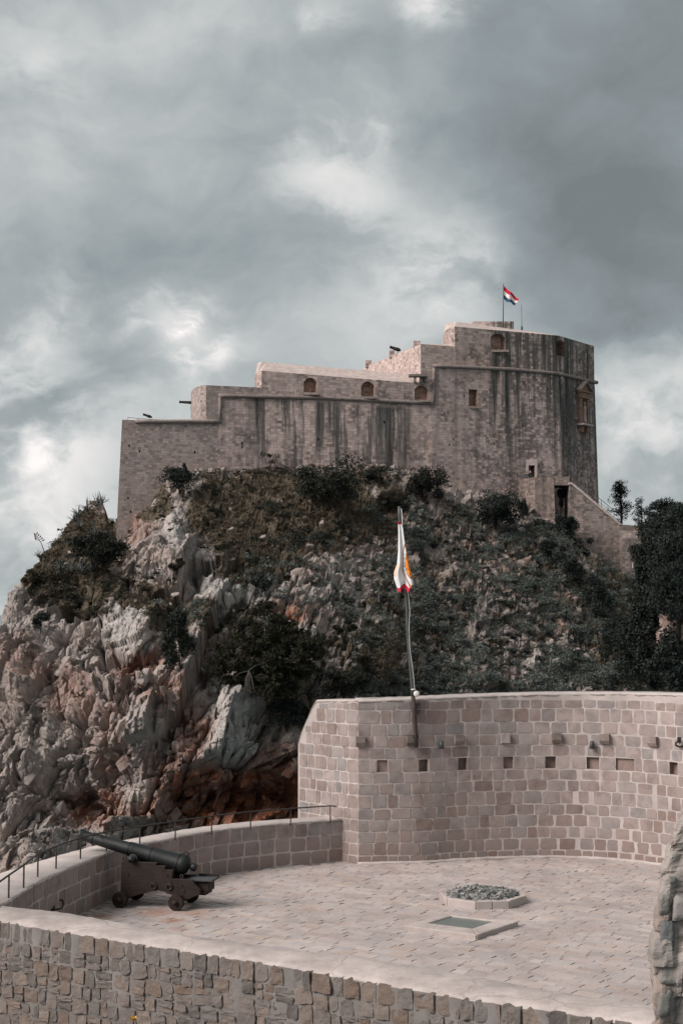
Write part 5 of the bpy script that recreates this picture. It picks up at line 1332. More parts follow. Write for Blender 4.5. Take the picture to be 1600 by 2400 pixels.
for k, (px, py, w, h) in enumerate([(1562,2198,34,78),(1556,2350,30,66),(1568,2285,50,40),(1556,2120,24,50),(1592,2130,34,56),(1574,2062,14,16)]):
    c = at(px, py, Yp-0.17); ob = mesh_np('stone', PILLR[k%16][0]*np.array([w/F*Yp, 0.025, h/F*Yp]), PILLR[k%16][1], True)
    o = link('stone', ob, so_, stub); o.location = c - sl_ + Vector((0.0,0.0,0)); o.rotation_euler = (0, random.uniform(-0.15,0.15), 0)
link('cable', MB().tube([at(x, y, Yp-0.26)-sl_ for x, y in [(1566,2420),(1580,2388),(1590,2360),(1597,2320),(1601,2270)]], 0.006, 6).mesh('cable'), M['iron'], stub)

# ------------------------------------------------------------------ cannon on its carriage
g0 = on(282, 2127.5, 0); bdir = Vector((0.969,-0.247,0)).normalized(); ldir = Vector((0.247,0.969,0)).normalized()
CM = Matrix(((bdir.x, ldir.x, 0, g0.x),(bdir.y, ldir.y, 0, g0.y),(0,0,1,0.004),(0,0,0,1)))
gun = empty('cannon'); gun.matrix_world = CM; tag(gun, 'old black iron cannon on a stepped brown wooden carriage on the terrace', 'cannon')
def gl(name, mb, mat, smooth=False, bevel=0.0, parent=None):
    return mb.build(name, M[mat], parent or gun, smooth, bevel)
tilt = math.atan(0.222); ax = Vector((math.cos(tilt), 0, -math.sin(tilt))); mz = Vector((-1.03, 0.40, 1.277))
BM = Matrix.Translation(mz) @ ax.to_track_quat('X','Z').to_matrix().to_4x4()
prof = [(0.055,0.25),(0.055,0.0),(0.105,-0.004),(0.122,0.006),(0.128,0.03),(0.122,0.06),(0.108,0.10),(0.103,0.20),(0.104,0.27),(0.120,0.275),(0.120,0.305),(0.106,0.31),(0.118,0.75),(0.128,1.06),(0.140,1.065),(0.140,1.085),(0.131,1.09),(0.131,1.11),(0.143,1.115),(0.143,1.16),(0.138,1.18),(0.148,1.52),(0.160,1.525),(0.160,1.545),(0.150,1.55),(0.150,1.575),(0.161,1.58),(0.161,1.63),(0.158,1.65),(0.172,2.10),(0.186,2.105),(0.186,2.125),(0.176,2.13),(0.176,2.155),(0.188,2.16),(0.190,2.20),(0.184,2.26),(0.150,2.30),(0.105,2.325),(0.060,2.335),(0.050,2.355),(0.062,2.375),(0.078,2.40),(0.080,2.44),(0.066,2.475),(0.030,2.49)]
o = gl('barrel', MB().lathe(prof, BM, 32), 'gunmetal'); set_smooth_angle(o.data, 40)
gl('trunnion', MB().tube([(0.19,0.02,0.905),(0.19,0.78,0.905)], 0.060, 16), 'gunmetal', True)
ring_c = BM @ Vector((2.22,0,0.205))
gl('breech_ring', MB().tube([ring_c+Vector((0.05*math.cos(a), 0, 0.045*math.sin(a))) for a in np.linspace(0, 2*math.pi, 13)], 0.014, 6, False), 'iron', True)
cheek = [(-0.04,0.845),(0.70,0.855),(0.68,0.80),(0.87,0.80),(0.86,0.73),(1.03,0.73),(1.01,0.565),(1.42,0.565),(1.47,0.48),(1.57,0.40),(1.57,0.30),(1.31,0.185),(1.15,0.215),(0.98,0.265),(0.86,0.315),(0.72,0.335),(0.60,0.315),(0.41,0.255),(0.15,0.175),(-0.03,0.25)]
for l0 in (0.11, 0.60):
    pts = [Vector((s, l0, z)) for s, z in cheek]
    ch = gl('cheek', MB().prism(pts, (0,0.09,0)), 'wood', bevel=0.008)
    sgn = -1 if l0 < 0.3 else 1; y = l0 if sgn < 0 else l0+0.09
    for (s, z) in [(0.10,0.62),(0.12,0.38),(1.20,0.46),(1.24,0.36),(0.9,0.63)]:
        gl('bolt', MB().tube([(s,y-0.012*0,z),(s,y+sgn*0.018,z)], 0.020, 8), 'iron', parent=ch)
    for s in (0.64, 0.96):
        c = Vector((s, y+sgn*0.02, 0.42))
        gl('iron_ring', MB().tube([c+Vector((0.055*math.cos(a), 0.0, 0.062*math.sin(a))) for a in np.linspace(0, 2*math.pi, 13)], 0.013, 6, False), 'iron', True, parent=ch)
        gl('ring_plate', MB().tube([(s,y,0.47),(s,y+sgn*0.03,0.47)], 0.035, 8), 'iron', parent=ch)
    gl('capsquare', MB().tube([Vector((0.19+0.085*math.cos(a), l0+0.045, 0.875+0.10*math.sin(a))) for a in np.linspace(-0.1, math.pi+0.1, 9)] , 0.022, 6), 'iron', True, parent=ch)
    gl('eye_bolt', MB().tube([Vector((0.02+0.035*math.cos(a), l0+0.045, 0.90+0.04*math.sin(a))) for a in np.linspace(0, 2*math.pi, 11)], 0.014, 6, False), 'iron', True, parent=ch)
for s in (0.0, 1.14):
    gl('axle', MB().box((s,0.40,0.20),(0.17,0.62,0.15)), 'wood', bevel=0.01); gl('axle_arm', MB().tube([(s,-0.10,0.152),(s,0.90,0.152)], 0.038, 10), 'wood', True)
    for l in (0.0, 0.80):
        y0 = l-0.05
        w = gl('wheel', MB().lathe([(0.03,0),(0.145,0.0),(0.151,0.01),(0.151,0.09),(0.145,0.10),(0.03,0.10)], Matrix.Translation((s,y0,0.150)) @ Matrix.Rotation(math.pi/2,4,'Z'), 28), 'wood'); set_smooth_angle(w.data, 40)
        sg = -1 if l < 0.4 else 1; yo = y0 if sg < 0 else y0+0.10
        gl('hub', MB().tube([(s,yo,0.150),(s,yo+sg*0.045,0.150)], 0.048, 12), 'iron', True, parent=w)
gl('bed_plank', MB().box((1.25,0.40,0.30),(0.80,0.38,0.07)), 'wood', bevel=0.008)
gl('transom', MB().box((0.10,0.40,0.50),(0.12,0.40,0.42)), 'wood')
gl('quoin_block', MB().prism([Vector((1.22,0.24,0.33)),Vector((1.70,0.24,0.33)),Vector((1.70,0.24,0.50)),Vector((1.22,0.24,0.55))], (0,0.34,0)), 'wood', bevel=0.008)
qm = MB().box((1.56,0.40,0.545),(0.46,0.46,0.035)).build('quoin_plate', simple_mat('worn_grey_timber', (0.045,0.045,0.045), 0.6, 0, 0.3, 8), gun, bevel=0.006)
gl('quoin_rib', MB().box((1.58,0.60,0.580),(0.40,0.05,0.035)), 'wood')
gl('breech_loop', MB().tube([Vector((1.17+0.03*math.cos(a),0.20,0.60+0.035*math.sin(a))) for a in np.linspace(0, 2*math.pi, 11)], 0.012, 6, False), 'iron', True)
# ------------------------------------------------------------------ plants
def leaf_quads(P, size, seed, aspect=0.5, nrm=None, bias=0.0):
    rg = np.random.RandomState(seed); n = len(P)
    a = rg.randn(n,3); 
    if nrm is not None: a = a*(1-bias) + nrm*bias*1.6
    a /= np.linalg.norm(a, axis=1, keepdims=True)
    b = np.cross(a, rg.randn(n,3)); b /= np.linalg.norm(b, axis=1, keepdims=True)+1e-9
    s = size*(0.6+0.8*rg.rand(n)); a = a*(s*0.5)[:,None]; b = b*(s*aspect*0.5)[:,None]
    V = np.stack([P-a, P+b-a*0.1, P+a, P-b-a*0.1], 1).reshape(-1,3)
    return V, np.arange(4*n).reshape(-1,4)
def lobes_cloud(rg, dims, nl, n, spread=0.80, lob=0.36, flatten=0.9, low=-0.75):
    """points through a crown made of several overlapping clumps (dims = half sizes)"""
    dims = np.array(dims); C = []
    while len(C) < nl:
        c = rg.uniform(-1,1,3)
        if np.linalg.norm(c) < 1 and c[2] > low: C.append(c*spread)
    C = np.array(C); rad = lob*(0.65+0.6*rg.rand(nl))
    k = rg.randint(0, nl, n); d = rg.randn(n,3); d /= np.linalg.norm(d, axis=1, keepdims=True)
    r = rg.rand(n)**0.42
    P = C[k] + d*(rad[k]*r)[:,None]*np.array([1,1,flatten])
    P += 0.05*rg.randn(n,3)
    return P*dims, C*dims, d
def crown_mesh(seed, dims, nl, n, leaf, aspect=0.5, **kw):
    rg = np.random.RandomState(seed); P, C, d = lobes_cloud(rg, dims, nl, n, **kw)
    V, Q = leaf_quads(P, leaf, seed+1, aspect, d, 0.25)
    return mesh_np('crown', V, Q), C
def stems(mb, base, targets, r0, rg, sag=0.15):
    for t in targets:
        b = Vector(base); t = Vector(t); m = b.lerp(t, 0.5)+Vector((rg.uniform(-1,1), rg.uniform(-1,1), rg.uniform(0,1)))*sag*(t-b).length
        mb.tube([b, b.lerp(m,0.5)+Vector((0,0,0.02)), m, m.lerp(t,0.6), t], [r0, r0*0.75, r0*0.5, r0*0.3, r0*0.12], 5, False)
def bush(name, label, px, py, wpx, hpx, mat, seed, leaf=0.26, n=2600, nl=9, cat='shrub', group=None, Y=None, foot=None, lift=0.0, depth=0.8, **kw):
    """py is the middle of the bush in the photograph; it is rooted on the rock"""
    if Y is None: p, nrm = rock_at(px, min(foot or py+hpx*0.42, 2000), 10)
    else: p = at(px, foot or py+hpx*0.5, Y)
    w = wpx/F*p.y/2; h = hpx/F*p.y/2; c = at(px, py, p.y-0.3*w)
    e = empty(name, p); tag(e, label, cat, group)
    me, C = crown_mesh(seed, (w*1.08, w*depth, h*1.08), nl, n, leaf, **kw)
    o = link('crown', me, mat, e); o.location = c - p
    rg = random.Random(seed); mb = MB(); stems(mb, (0,0,-0.3), [Vector(q)*0.5+(c-p) for q in C[:6]], max(0.03, 0.03*w), rg)
    link('trunk', mb.mesh('trunk', True), M['bark'], e)
    return e
D_, B_, K_ = M['leaf_dark'], M['leaf_brown'], M['leaf_black']
bush('evergreen_shrub','wide dark evergreen shrub at the middle of the curtain wall foot',785,1132,205,128,D_,1,0.26,8000,18,depth=0.6)
bush('evergreen_shrub','round dark shrub at the wall foot left of the great tower',1000,1128,104,98,D_,2,0.24,5200,16,depth=0.6)
bush('evergreen_shrub','broad dark shrub on the slope just left of the entrance pier',1165,1188,128,100,K_,3,0.26,5600,18,depth=0.6)
bush('evergreen_shrub','narrow upright dark shrub against the entrance pier',1227,1180,30,66,K_,4,0.22,1300,5)
bush('evergreen_shrub','dark bushy shrub below the opening of the entrance stair',1318,1240,74,84,K_,5,0.26,3600,10,Y=169.8)
bush('ivy','dark ivy hanging in the opening under the landing',1313,1168,34,70,K_,6,0.22,1800,6,cat='ivy',Y=173.2)
bush('evergreen_shrub','small dark shrub hugging the pier foot',1258,1228,36,36,K_,7,0.22,900,4,Y=170.6)
bush('scrub_bush','dark ragged shrub at the wall foot near the left fort corner',420,1122,116,62,K_,8,0.24,3400,14,depth=0.5)
bush('scrub_bush','thin dark pointed shrub rising beside the left wall foot',432,1104,22,40,K_,9,0.2,700,6)
bush('wall_plant','sparse leafy plant growing out of the curtain wall',632,1072,48,46,B_,10,0.20,420,6,cat='plant',spread=0.8,lob=0.3)
bush('scrub_bush','large dark brown bush left of the fortress corner',218,1290,165,84,D_,11,0.25,8500,16,depth=0.6)
bush('scrub_bush','reddish brown bush on the left ridge above the sea',100,1345,80,50,B_,12,0.20,2200,8,depth=0.6)
bush('scrub_bush','dark creeping bush right of the big pale boulder',418,1505,84,135,D_,13,0.24,6000,13,depth=0.5)
bush('scrub_bush','small olive bush on the pale slab below the wall',420,1327,46,40,M['leaf_pine'],14,0.20,1200,5,depth=0.6)
bush('scrub_bush','brown shrub stretched along the ledge above the boulder',350,1378,90,36,B_,15,0.20,1500,6,depth=0.6)
bush('scrub_bush','small dark shrub right of the pale slabs',610,1365,56,56,K_,16,0.22,1500,6,depth=0.6)
bush('scrub_bush','little olive shrub left of the big pine',515,1472,36,32,M['leaf_pine'],17,0.18,800,4,depth=0.6)
bush('scrub_bush','dark shrub hanging below the big pine',672,1672,110,72,K_,18,0.22,3000,9,depth=0.5)
bush('scrub_bush','brownish open shrub left of the flagpole',895,1540,112,130,B_,19,0.20,3600,12,depth=0.6)
bush('scrub_bush','dark shrub behind the left top of the bastion wall',812,1595,130,76,D_,20,0.22,3200,9,depth=0.6)
bush('scrub_bush','olive shrub right of the big pine top',806,1470,60,44,M['leaf_pine'],21,0.20,1200,5,depth=0.6)
bush('scrub_bush','dark tuft on the left cliff face',98,1452,54,46,K_,22,0.20,1100,5,depth=0.6)
bush('scrub_bush','dark shrub on the slope under the stair wall',1292,1290,70,60,K_,23,0.22,2000,7,depth=0.6)
bush('scrub_bush','dark shrub lower down the diagonal hedge',1345,1340,80,76,K_,24,0.24,2400,8,depth=0.6)
bush('scrub_bush','broad dark shrub where the slope meets the gully',1400,1400,90,100,K_,25,0.24,3200,10,depth=0.6)
bush('scrub_bush','dark shrub at the gully edge above the bastion wall',1440,1500,90,110,K_,26,0.24,3000,10,depth=0.6)
bush('scrub_bush','dark shrub close behind the wall at the lower right',1500,1590,110,110,K_,27,0.26,3400,10,depth=0.6)
bush('scrub_bush','dark shrub over the small cave under the fort',880,1105,90,40,D_,28,0.22,1800,7,depth=0.5)
bush('scrub_bush','grey green shrub below the flag top on the slope',985,1250,60,50,M['leaf_grey'],29,0.20,1400,6,depth=0.6)
bush('evergreen_shrub','dark shrub covering the foot of the stair wall',1362,1282,64,56,K_,34,0.22,2000,7,Y=169.5)
bush('evergreen_shrub','low dark shrub between pier and slope',1275,1240,60,44,K_,35,0.22,1800,6,Y=169.6)
# big leaning pine on the cliff
def tufts(rg, centres, per, r, leaf, seed, flat=0.6):
    P = []; 
    for c in centres:
        d = rg.randn(per,3); d /= np.linalg.norm(d, axis=1, keepdims=True); P.append(np.array(c) + d*(r*(0.3+0.7*rg.rand(per,1)**0.6))*np.array([1,1,flat]))
    P = np.concatenate(P); up = np.tile([0,0,1.0], (len(P),1))
    return leaf_quads(P, leaf, seed, 0.28, up, 0.30)
def cliff_pine():
    p, nrm = rock_at(640, 1600, 12); Yc = p.y-1.5; e = empty('cliff_pine', p); tag(e, 'big dark rounded pine leaning out of the cliff above the parapet', 'tree')
    rg = np.random.RandomState(77); cs = []; O = np.array(p)
    c = np.array(at(630, 1540, Yc-0.5)); rx, rz = 118/F*Yc, 112/F*Yc
    for k in range(420):
        d = rg.randn(3); d /= np.linalg.norm(d); d[1] = -abs(d[1])*1.0 if rg.rand() < 0.8 else d[1]
        if d[2] < -0.75: continue
        rr = 0.74+0.28*rg.rand() if rg.rand() < 0.72 else 0.35+0.3*rg.rand()
        wob = 1 + 0.16*math.sin(4*math.atan2(d[2], d[0])+1.0)
        cs.append(c + d*rr*wob*np.array([rx, 2.8, rz]) - O)
    V, Q = tufts(rg, cs, 95, 0.62, 0.34, 78, 0.55)
    link('crown', mesh_np('crown', V, Q), M['leaf_pine'], e)
    mb = MB(); rr = random.Random(5); b = Vector((0,0,-0.4)); hub = Vector(at(580, 1570, Yc-2.2))-p
    mb.tube([b, b.lerp(hub,0.5)+Vector((0.2,0,0.3)), hub], [0.24,0.18,0.12], 7)
    for k in range(26): 
        t = Vector(cs[rr.randrange(len(cs))]); m = hub.lerp(t,0.5)+Vector((0,-0.3,rr.uniform(-0.3,0.5))); mb.tube([hub, hub.lerp(m,0.6), m, t], [0.08,0.06,0.04,0.015], 5, False)
    link('trunk', mb.mesh('trunk', True), M['bark'], e)
    mb = MB()
    d0 = Vector(at(583, 1572, Yc-4.2))-p; 
    for k in range(46):
        a = rr.uniform(-0.55,0.75); L = rr.uniform(0.9,2.3); q = d0+Vector((math.sin(a)*L*0.45, rr.uniform(-0.3,0.2), -L)); mb.tube([d0, d0.lerp(q,0.4)+Vector((math.sin(a)*0.15,-0.1,0.1)), q], [0.022,0.016,0.005], 4, False)
    for (x, y) in [(545,1590),(612,1556)]:
        q = Vector(at(x, y, Yc-4.3))-p; mb.tube([d0, d0.lerp(q,0.5)+Vector((0,0,0.15)), q], [0.028,0.02,0.008], 5, False)
    link('dead_branches', mb.mesh('dead_branches', True), M['twig'], e)
cliff_pine()
# trees at the right
def conifer(name, label, px, ptop, pbase, Y, wpx, seed, mat, n_b=60, per=42, leaf=0.30, r=0.7, pw=0.8, group='pines right of the fortress'):
    b = at(px, pbase, Y); t = at(px, ptop, Y); H = t.z-b.z; W_ = wpx/F*Y/2; e = empty(name, b); tag(e, label, 'tree', group)
    rg = np.random.RandomState(seed); rr = random.Random(seed); mb = MB(); cs = []
    lean = Vector((rr.uniform(-0.03,0.03)*H, 0, 0))
    mb.tube([(0,0,-1.0), lean*0.5+Vector((0.02*H,0,0.5*H)), lean+Vector((0,0,H*0.97))], [0.028*H, 0.018*H, 0.02], 7)
    for k in range(n_b):
        f = 0.12+0.86*rr.random(); a = rr.uniform(0, 6.283); R_ = W_*(1-f)**pw*rr.uniform(0.55,1.12)+0.25
        q = Vector((0,0,f*H*0.97))+lean*f; tip = q+Vector((math.cos(a)*R_, math.sin(a)*R_, R_*rr.uniform(0.05,0.5)))
        mb.tube([q, q.lerp(tip,0.55)+Vector((0,0,-0.05*R_)), tip], [0.05,0.03,0.01], 4, False)
        for s in np.linspace(0.45,1.0,max(2,int(R_/0.6))): cs.append(tuple(q.lerp(tip, s)+Vector((rr.uniform(-.3,.3), rr.uniform(-.3,.3), rr.uniform(-.2,.3)))))
    cs.append((lean.x,lean.y,H*0.99)); V, Q = tufts(rg, cs, per, r, leaf, seed+3, 0.7)
    link('crown', mesh_np('crown', V, Q), mat, e); link('trunk', mb.mesh('trunk', True), M['bark'], e)
conifer('pine_tree','slender dark pine standing just right of the stair railing',1455,1128,1252,186,66,201,K_,46,34,0.30,0.62)
conifer('pine_tree','small thin pine behind the lamp mast',1501,1168,1260,187,30,202,K_,24,26,0.28,0.5)
conifer('pine_tree','little round topped pine left of the dark grove',1523,1190,1290,176,44,203,K_,30,34,0.30,0.6)
conifer('pine_tree','tall dark pine rising above the grove at the right edge',1563,1172,1420,140,96,204,K_,130,80,0.34,0.75,0.40)
conifer('pine_tree','dense dark pine cut by the right edge of the photo',1608,1186,1440,136,120,205,K_,140,80,0.34,0.8,0.35)
conifer('pine_tree','low broad pine in front of the stair foot',1530,1222,1440,142,84,206,D_,120,80,0.34,0.7,0.30)
conifer('pine_tree','dark leaning pine above the pink rock at the right',1588,1252,1480,132,120,207,K_,120,80,0.34,0.8,0.30)
bush('evergreen_shrub','big dark thicket below the pines left of the pink rock',1516,1400,84,190,K_,31,0.32,7000,16,Y=139)
bush('evergreen_shrub','dark thicket under the pink rock at the right edge',1570,1545,130,150,K_,32,0.32,7500,16,Y=133)
bush('evergreen_shrub','dark thicket between the slope and the pink rock',1500,1520,110,170,K_,33,0.32,6500,16,Y=139)
# pink rock face at the right edge, between the trees
nu, nv = 120, 130; U, Vg = np.meshgrid(np.linspace(0,1,nu), np.linspace(0,1,nv), indexing='ij')
qx = 1532+U*150; qy = 1330+Vg*200; yy = 137.5 - 2.2*np.sin(np.pi*np.clip(U*0.8+0.1,0,1)) + 4.5*(np.clip(0.25-U,0,1)/0.25)**2 + 3*(Vg-0.5)**2*-1 + 2.5*np.clip(0.3-Vg,0,1)/0.3 - 2.5*Vg
uu = (qx-800)/F; vv = (1200-qy)/F; tt = yy/(cP-vv*sP); G = np.stack([uu*tt, yy, CAMZ+(sP+vv*cP)*tt], -1); Nn = grid_normals(G).reshape(-1,3); G = G.reshape(-1,3)
a1, b1, c1 = facets(G/2.2, 61, 0.9); a2, b2, c2 = facets(G/0.7, 63, 1.0)
G2 = G + Nn*(0.7*a1-0.5*np.exp(-b1/0.06)+0.28*a2-0.15*np.exp(-b2/0.09)+0.08*fbm(G*1.6,3,9))[:,None]
ix = np.arange(nu*nv).reshape(nu,nv); me = mesh_np('rock_outcrop', G2, np.stack([ix[:-1,:-1],ix[1:,:-1],ix[1:,1:],ix[:-1,1:]],-1).reshape(-1,4), True)
attr_float(me,'soil',np.zeros(len(G))); attr_float(me,'rust',np.full(len(G),0.45)); attr_float(me,'pale',np.zeros(len(G))); attr_float(me,'cell',c1)
tag(link('rock_outcrop', me, M['rock']), 'pinkish rock face between the dark trees at the right edge', kind='structure')
# ------------------------------------------------------------------ agaves on the left ridge
def agave_leaf(seed, L=1.3, W_=0.17, curl=0.35):
    vs = []; fs = []; n = 6
    for k in range(n+1):
        t = k/n; x = L*t*math.cos(curl*t*1.2); z = L*t*(0.75-curl*t); w = W_*(0.55+0.9*t-1.45*t*t)*0.5 if t < 1 else 0.002
        vs += [(x,-w,z+w*0.5),(x,0,z-0.02*(1-t)),(x,w,z+w*0.5)]
    for k in range(n):
        for i in range(2): fs.append((3*k+i,3*k+i+1,3*k+4+i,3*k+3+i))
    me = MB().add(vs, fs).mesh('leaf', True, False); me.materials.append(M['leaf_agave']); return me
AL = [agave_leaf(k, 1.25+0.2*k, 0.17, c) for k, c in enumerate([0.05,0.35,0.7])]
ag_spots = [(172,1222,1.0,'spiky agave lowest on the left skyline'),(186,1208,1.1,'spiky agave second up the left skyline'),(205,1196,1.2,'spiky agave midway along the left skyline'),(226,1184,1.2,'tall spiky agave near the top of the left skyline'),(254,1172,1.1,'spiky agave closest to the fort wall on the skyline'),
            (190,1238,0.9,'grey agave just below the skyline group'),(228,1262,1.3,'upright grey agave above the large brown bush'),(140,1338,1.1,'flat agave at the left end of the row under the bush'),(165,1342,1.2,'second agave of the row under the brown bush'),(190,1342,1.2,'third agave of the row under the brown bush'),(216,1336,1.1,'agave at the right end of the row under the bush'),
            (283,1302,1.5,'big grey agave at the foot of the fortress corner'),(85,1305,0.7,'small agave on the far left ridge')]
for k, (px, py, s, lab) in enumerate(ag_spots):
    p, nrm = rock_at(px, py, 5); e = empty('agave', p, random.uniform(0,6)); tag(e, lab, 'agave', 'agaves on the left ridge'); e.scale = (s,s,s)
    nl = 17
    for i in range(nl):
        v = AL[0] if i < 5 else AL[1] if i < 12 else AL[2]
        o = link('leaf', v, None, e); o.rotation_euler = (random.uniform(-0.2,0.2), random.uniform(-1.0,-0.55) if i < 5 else random.uniform(-0.4,0.1), i*2.399+random.uniform(-0.2,0.2)); o.scale = (random.uniform(0.75,1.15),)*3
p, nrm = rock_at(112, 1290, 8); e = tag(empty('agave_stalk', p), 'dry agave flower stalk with seed pods leaning over the left ridge', 'plant')
tp = at(84, 1252, p.y)-p
link('stalk', MB().tube([(0,0,-0.4), tp*0.5+Vector((0.05,0,0)), tp], [0.05,0.04,0.02], 6).mesh('stalk', True), M['bark'], e)
for k in range(9):
    c = tp*(0.62+0.045*k) + Vector(((-1)**k*0.45*(1-k/12), 0, 0.12)); link('seed_pod', MB().tube([tp*(0.6+0.045*k), c, c+Vector((0,0,0.14))], [0.012,0.07,0.05], 6).mesh('seed_pod', True), M['bark'], e)
# ------------------------------------------------------------------ low scrub and dry grass: nobody could count it
rgS = np.random.RandomState(99)
def scatter(weight, n, seed):
    w = np.where((HPX > -40) & (HPX < 1640) & (HPY > 1050) & (HPY < 1720), weight, 0); 
    # equalise by screen area per vertex
    w = w/np.maximum(w.sum(), 1e-9); return np.random.RandomState(seed).choice(len(w), n, p=w)
def clump_field(name, label, ids, size, per, leaf, mat, seed, flat=0.7, aspect=0.5, up=0.2, cat=None):
    rg = np.random.RandomState(seed); n = len(ids); B = HD[ids] + 0.25*rg.randn(n,3)*np.array([1,1,0.2]); s = size*(0.45+1.1*rg.rand(n)**2)
    d = rg.randn(n,per,3); d /= np.linalg.norm(d, axis=2, keepdims=True); d[...,2] = np.abs(d[...,2])*flat
    P = (B[:,None,:] + d*(s[:,None]*(0.35+0.65*rg.rand(n,per)))[...,None]).reshape(-1,3)
    V, Q = leaf_quads(P, leaf, seed+1, aspect, np.tile([0,0,1.0],(len(P),1)), up)
    o = link(name, mesh_np(name, V, Q), mat); tag(o, label, cat, kind='stuff'); return o
w1 = fbm(P0*0.35, 3, 201)
scrubz = zone([(1130,1400,300,230,1.0),(1300,1500,150,150,1.0),(1000,1300,150,160,0.8),(1240,1260,150,90,0.9),(880,1380,130,130,0.45),(700,1420,160,80,0.25),(620,1340,60,50,0.4),(760,1330,160,70,0.4),(430,1490,60,60,0.4),(1480,1480,120,180,1.0),(1120,1600,330,70,0.8)], 20)
ids = scatter(np.clip(scrubz,0,1)*np.clip(w1*1.8+0.4,0.03,1), 3300, 1)
clump_field('scrub', 'grey green maquis scrub covering the rocky slope below the tower', ids, 0.85, 120, 0.17, M['leaf_grey'], 301, cat='scrub')
ids = scatter(np.clip(scrubz,0,1)*np.clip(-w1+0.45,0.02,1), 480, 2)
clump_field('dark_scrub', 'dark low bushes mixed into the scrub on the slope', ids, 0.95, 120, 0.18, M['leaf_black'], 303, cat='scrub')
brown = zone([(690,1200,260,115,1.0),(540,1190,120,100,1.0),(860,1190,130,100,0.8),(205,1290,90,70,0.7),(170,1390,90,50,0.7),(250,1380,70,40,0.8),(330,1390,80,30,0.7),(400,1450,60,50,0.5),(450,1480,50,40,0.7),(600,1310,100,50,0.7),(930,1500,130,110,0.35)], 20)
ids = scatter(np.clip(brown,0,1)*np.clip(w1*2.2+0.25,0.02,1), 1100, 3)
clump_field('brown_scrub', 'dry brown low scrub covering the upper slope', ids, 0.55, 70, 0.15, M['leaf_brown'], 305, 0.6, cat='scrub')
ids = scatter(np.clip(brown,0,1)*np.clip(0.4-w1*2,0.05,1), 1300, 4)
clump_field('dry_grass', 'dry grass tufts on the upper slope below the curtain wall', ids, 0.42, 34, 0.34, M['leaf_grass'], 307, 0.9, 0.12, 0.55, cat='grass')
ids = scatter(np.clip(brown,0,1)*np.clip(fbm(P0*0.35,3,222)*1.6-0.05,0.0,1), 620, 5)
clump_field('green_scrub', 'dark green cushions scattered over the upper grassy slope', ids, 0.70, 100, 0.16, M['leaf_dark'], 309, 0.7, cat='scrub')
# loose blocks on the scree
ids = scatter(np.clip(scrubz+0.8*brown,0,1)*np.clip(0.4-w1,0.03,1), 480, 6); rg = np.random.RandomState(8); n = len(ids)
VV = []; TT = []; RV = []; o_ = 0
for i in ids:
    V, T = HULLS[rg.randint(16)]; q = np.linalg.qr(rg.randn(3,3))[0]; z_ = 0.12+0.38*rg.rand()**2.5
    VV.append((V*np.array([1.2,0.9,0.7])*z_)@q.T + HD[i] - np.array([0,0,0.15*z_])); TT.append(T+o_); o_ += len(V); RV.append(np.full(len(V), rg.rand()))
me = mesh_np('loose_stones', np.concatenate(VV), np.concatenate(TT)); attr_float(me,'rnd',np.concatenate(RV))
tag(link('loose_stones', me, stone_mat('scree_stone', [(0.20,0.165,0.145),(0.30,0.25,0.225),(0.36,0.31,0.28)], 'attr', 0.2, 0.4, 0.5, 5.0)), 'loose pinkish stones scattered between the scrub', 'stones', kind='stuff')
# ------------------------------------------------------------------ two people at the fortress door
def skin_mesh(name, V, E, Rr, sub=1):
    me = bpy.data.meshes.new(name); me.from_pydata(V, E, []); o = bpy.data.objects.new('tmp', me); COL.objects.link(o)
    o.modifiers.new('s', 'SKIN'); sv = me.skin_vertices
    if not sv:
        bm = bmesh.new(); bm.from_mesh(me); bm.verts.layers.skin.verify(); bm.to_mesh(me); bm.free(); sv = me.skin_vertices
    for i, r in enumerate(Rr): sv[0].data[i].radius = (r, r) if not isinstance(r, tuple) else r; sv[0].data[i].use_root = (i == 0)
    sb = o.modifiers.new('u', 'SUBSURF'); sb.levels = sub; sb.render_levels = sub
    dg = bpy.context.evaluated_depsgraph_get(); out = bpy.data.meshes.new_from_object(o.evaluated_get(dg)); bpy.data.objects.remove(o)
    out.name = name; out.polygons.foreach_set('use_smooth', np.ones(len(out.polygons), bool)); return out
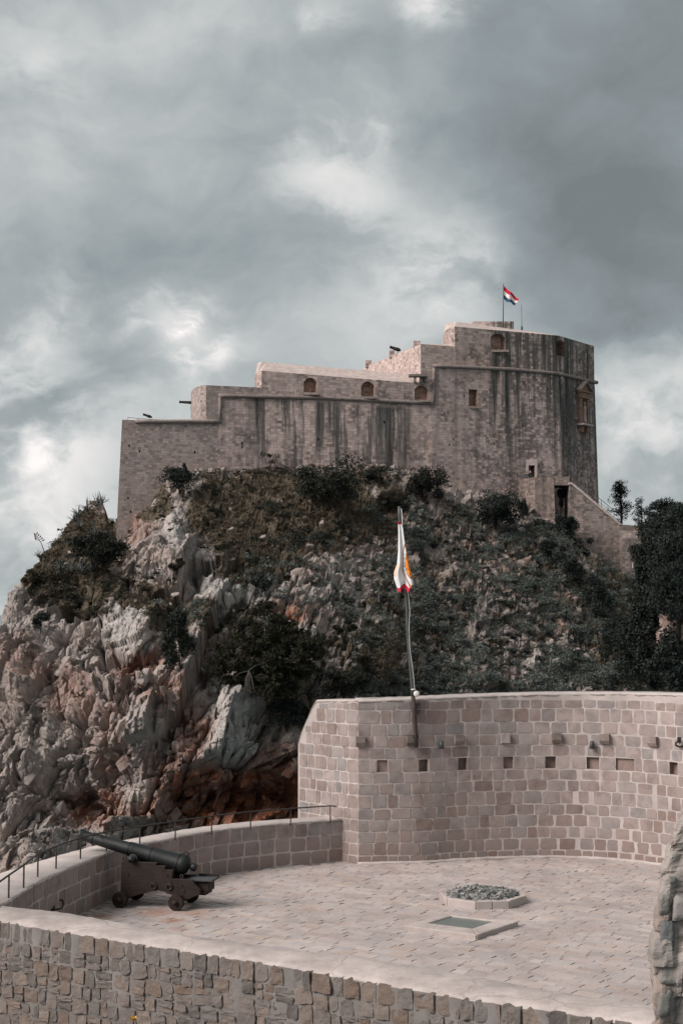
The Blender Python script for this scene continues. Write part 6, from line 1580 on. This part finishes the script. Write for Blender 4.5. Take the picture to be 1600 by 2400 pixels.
def person(label, loc, rz, coat, hair, H=1.74):
    e = empty('person', loc, rz); tag(e, label, 'person', 'people at the fortress door')
    V = [(0,0,0.95),(0,0,1.18),(0,0.0,1.42),(0,0,1.52),(0,-0.02,1.60),(0,-0.02,1.70),
         (-0.20,0,1.42),(-0.27,-0.02,1.14),(-0.17,-0.30,1.06),(-0.12,-0.40,1.08),(0.20,0,1.42),(0.27,-0.02,1.14),(0.17,-0.30,1.06),(0.12,-0.40,1.08),
         (-0.10,0,0.88),(-0.11,-0.02,0.48),(-0.11,0.02,0.08),(-0.11,-0.14,0.04),(0.10,0,0.88),(0.11,-0.02,0.48),(0.11,0.02,0.08),(0.11,-0.14,0.04)]
    E = [(0,1),(1,2),(2,3),(3,4),(4,5),(2,6),(6,7),(7,8),(8,9),(2,10),(10,11),(11,12),(12,13),(0,14),(14,15),(15,16),(16,17),(0,18),(18,19),(19,20),(20,21)]
    Rr = [(0.16,0.12),(0.17,0.12),(0.17,0.11),0.055,0.085,0.085,0.075,0.055,0.045,0.04,0.075,0.055,0.045,0.04,0.085,0.06,0.045,0.04,0.085,0.06,0.045,0.04]
    k = H/1.78; V = [tuple(c*k for c in v) for v in V]
    me = skin_mesh('body', V, E, Rr, 2)
    skin = simple_mat('skin', (0.42,0.26,0.20), 0.6, 0, 0.1); tr = simple_mat('dark_trousers', (0.02,0.02,0.025), 0.9, 0, 0.2)
    me.materials.append(coat); me.materials.append(skin); me.materials.append(tr); 
    for p in me.polygons:
        c = p.center
        p.material_index = 1 if (c.z > 1.50*k or c.y < -0.36*k and c.z > 0.9*k) else (2 if c.z < 0.86*k else 0)
    link('body', me, None, e)
    hb = [(0.03,-0.02),(0.085,0.0),(0.104,0.05),(0.095,0.10),(0.06,0.135),(0.01,0.145)]
    link('hair', MB().lathe(hb, Matrix.Translation((0,0.012*k,1.63*k)) @ Matrix.Rotation(-math.pi/2,4,'Y'), 14).mesh('hair', True), hair, e)
    link('nose', MB().tube([(0,-0.085*k,1.66*k),(0,-0.125*k,1.635*k)], [0.012,0.018], 6).mesh('nose'), skin, e)
yp = 173.4; zf = zl - 0.78
person('person with light hair in a dark green coat leaning out at the fortress door', (at(1242,1105,yp).x, yp, zf), R(8), simple_mat('dark_green_coat',(0.010,0.020,0.018),0.9,0,0.2), simple_mat('light_hair',(0.45,0.40,0.35),0.8,0,0.15))
person('person with dark hair in a blue grey jacket at the left of the fortress door', (at(1233.5,1105,yp+0.1).x, yp+0.25, zf), R(-15), simple_mat('blue_grey_jacket',(0.05,0.065,0.075),0.9,0,0.2), simple_mat('dark_hair',(0.015,0.011,0.010),0.8,0,0.15), 1.68)
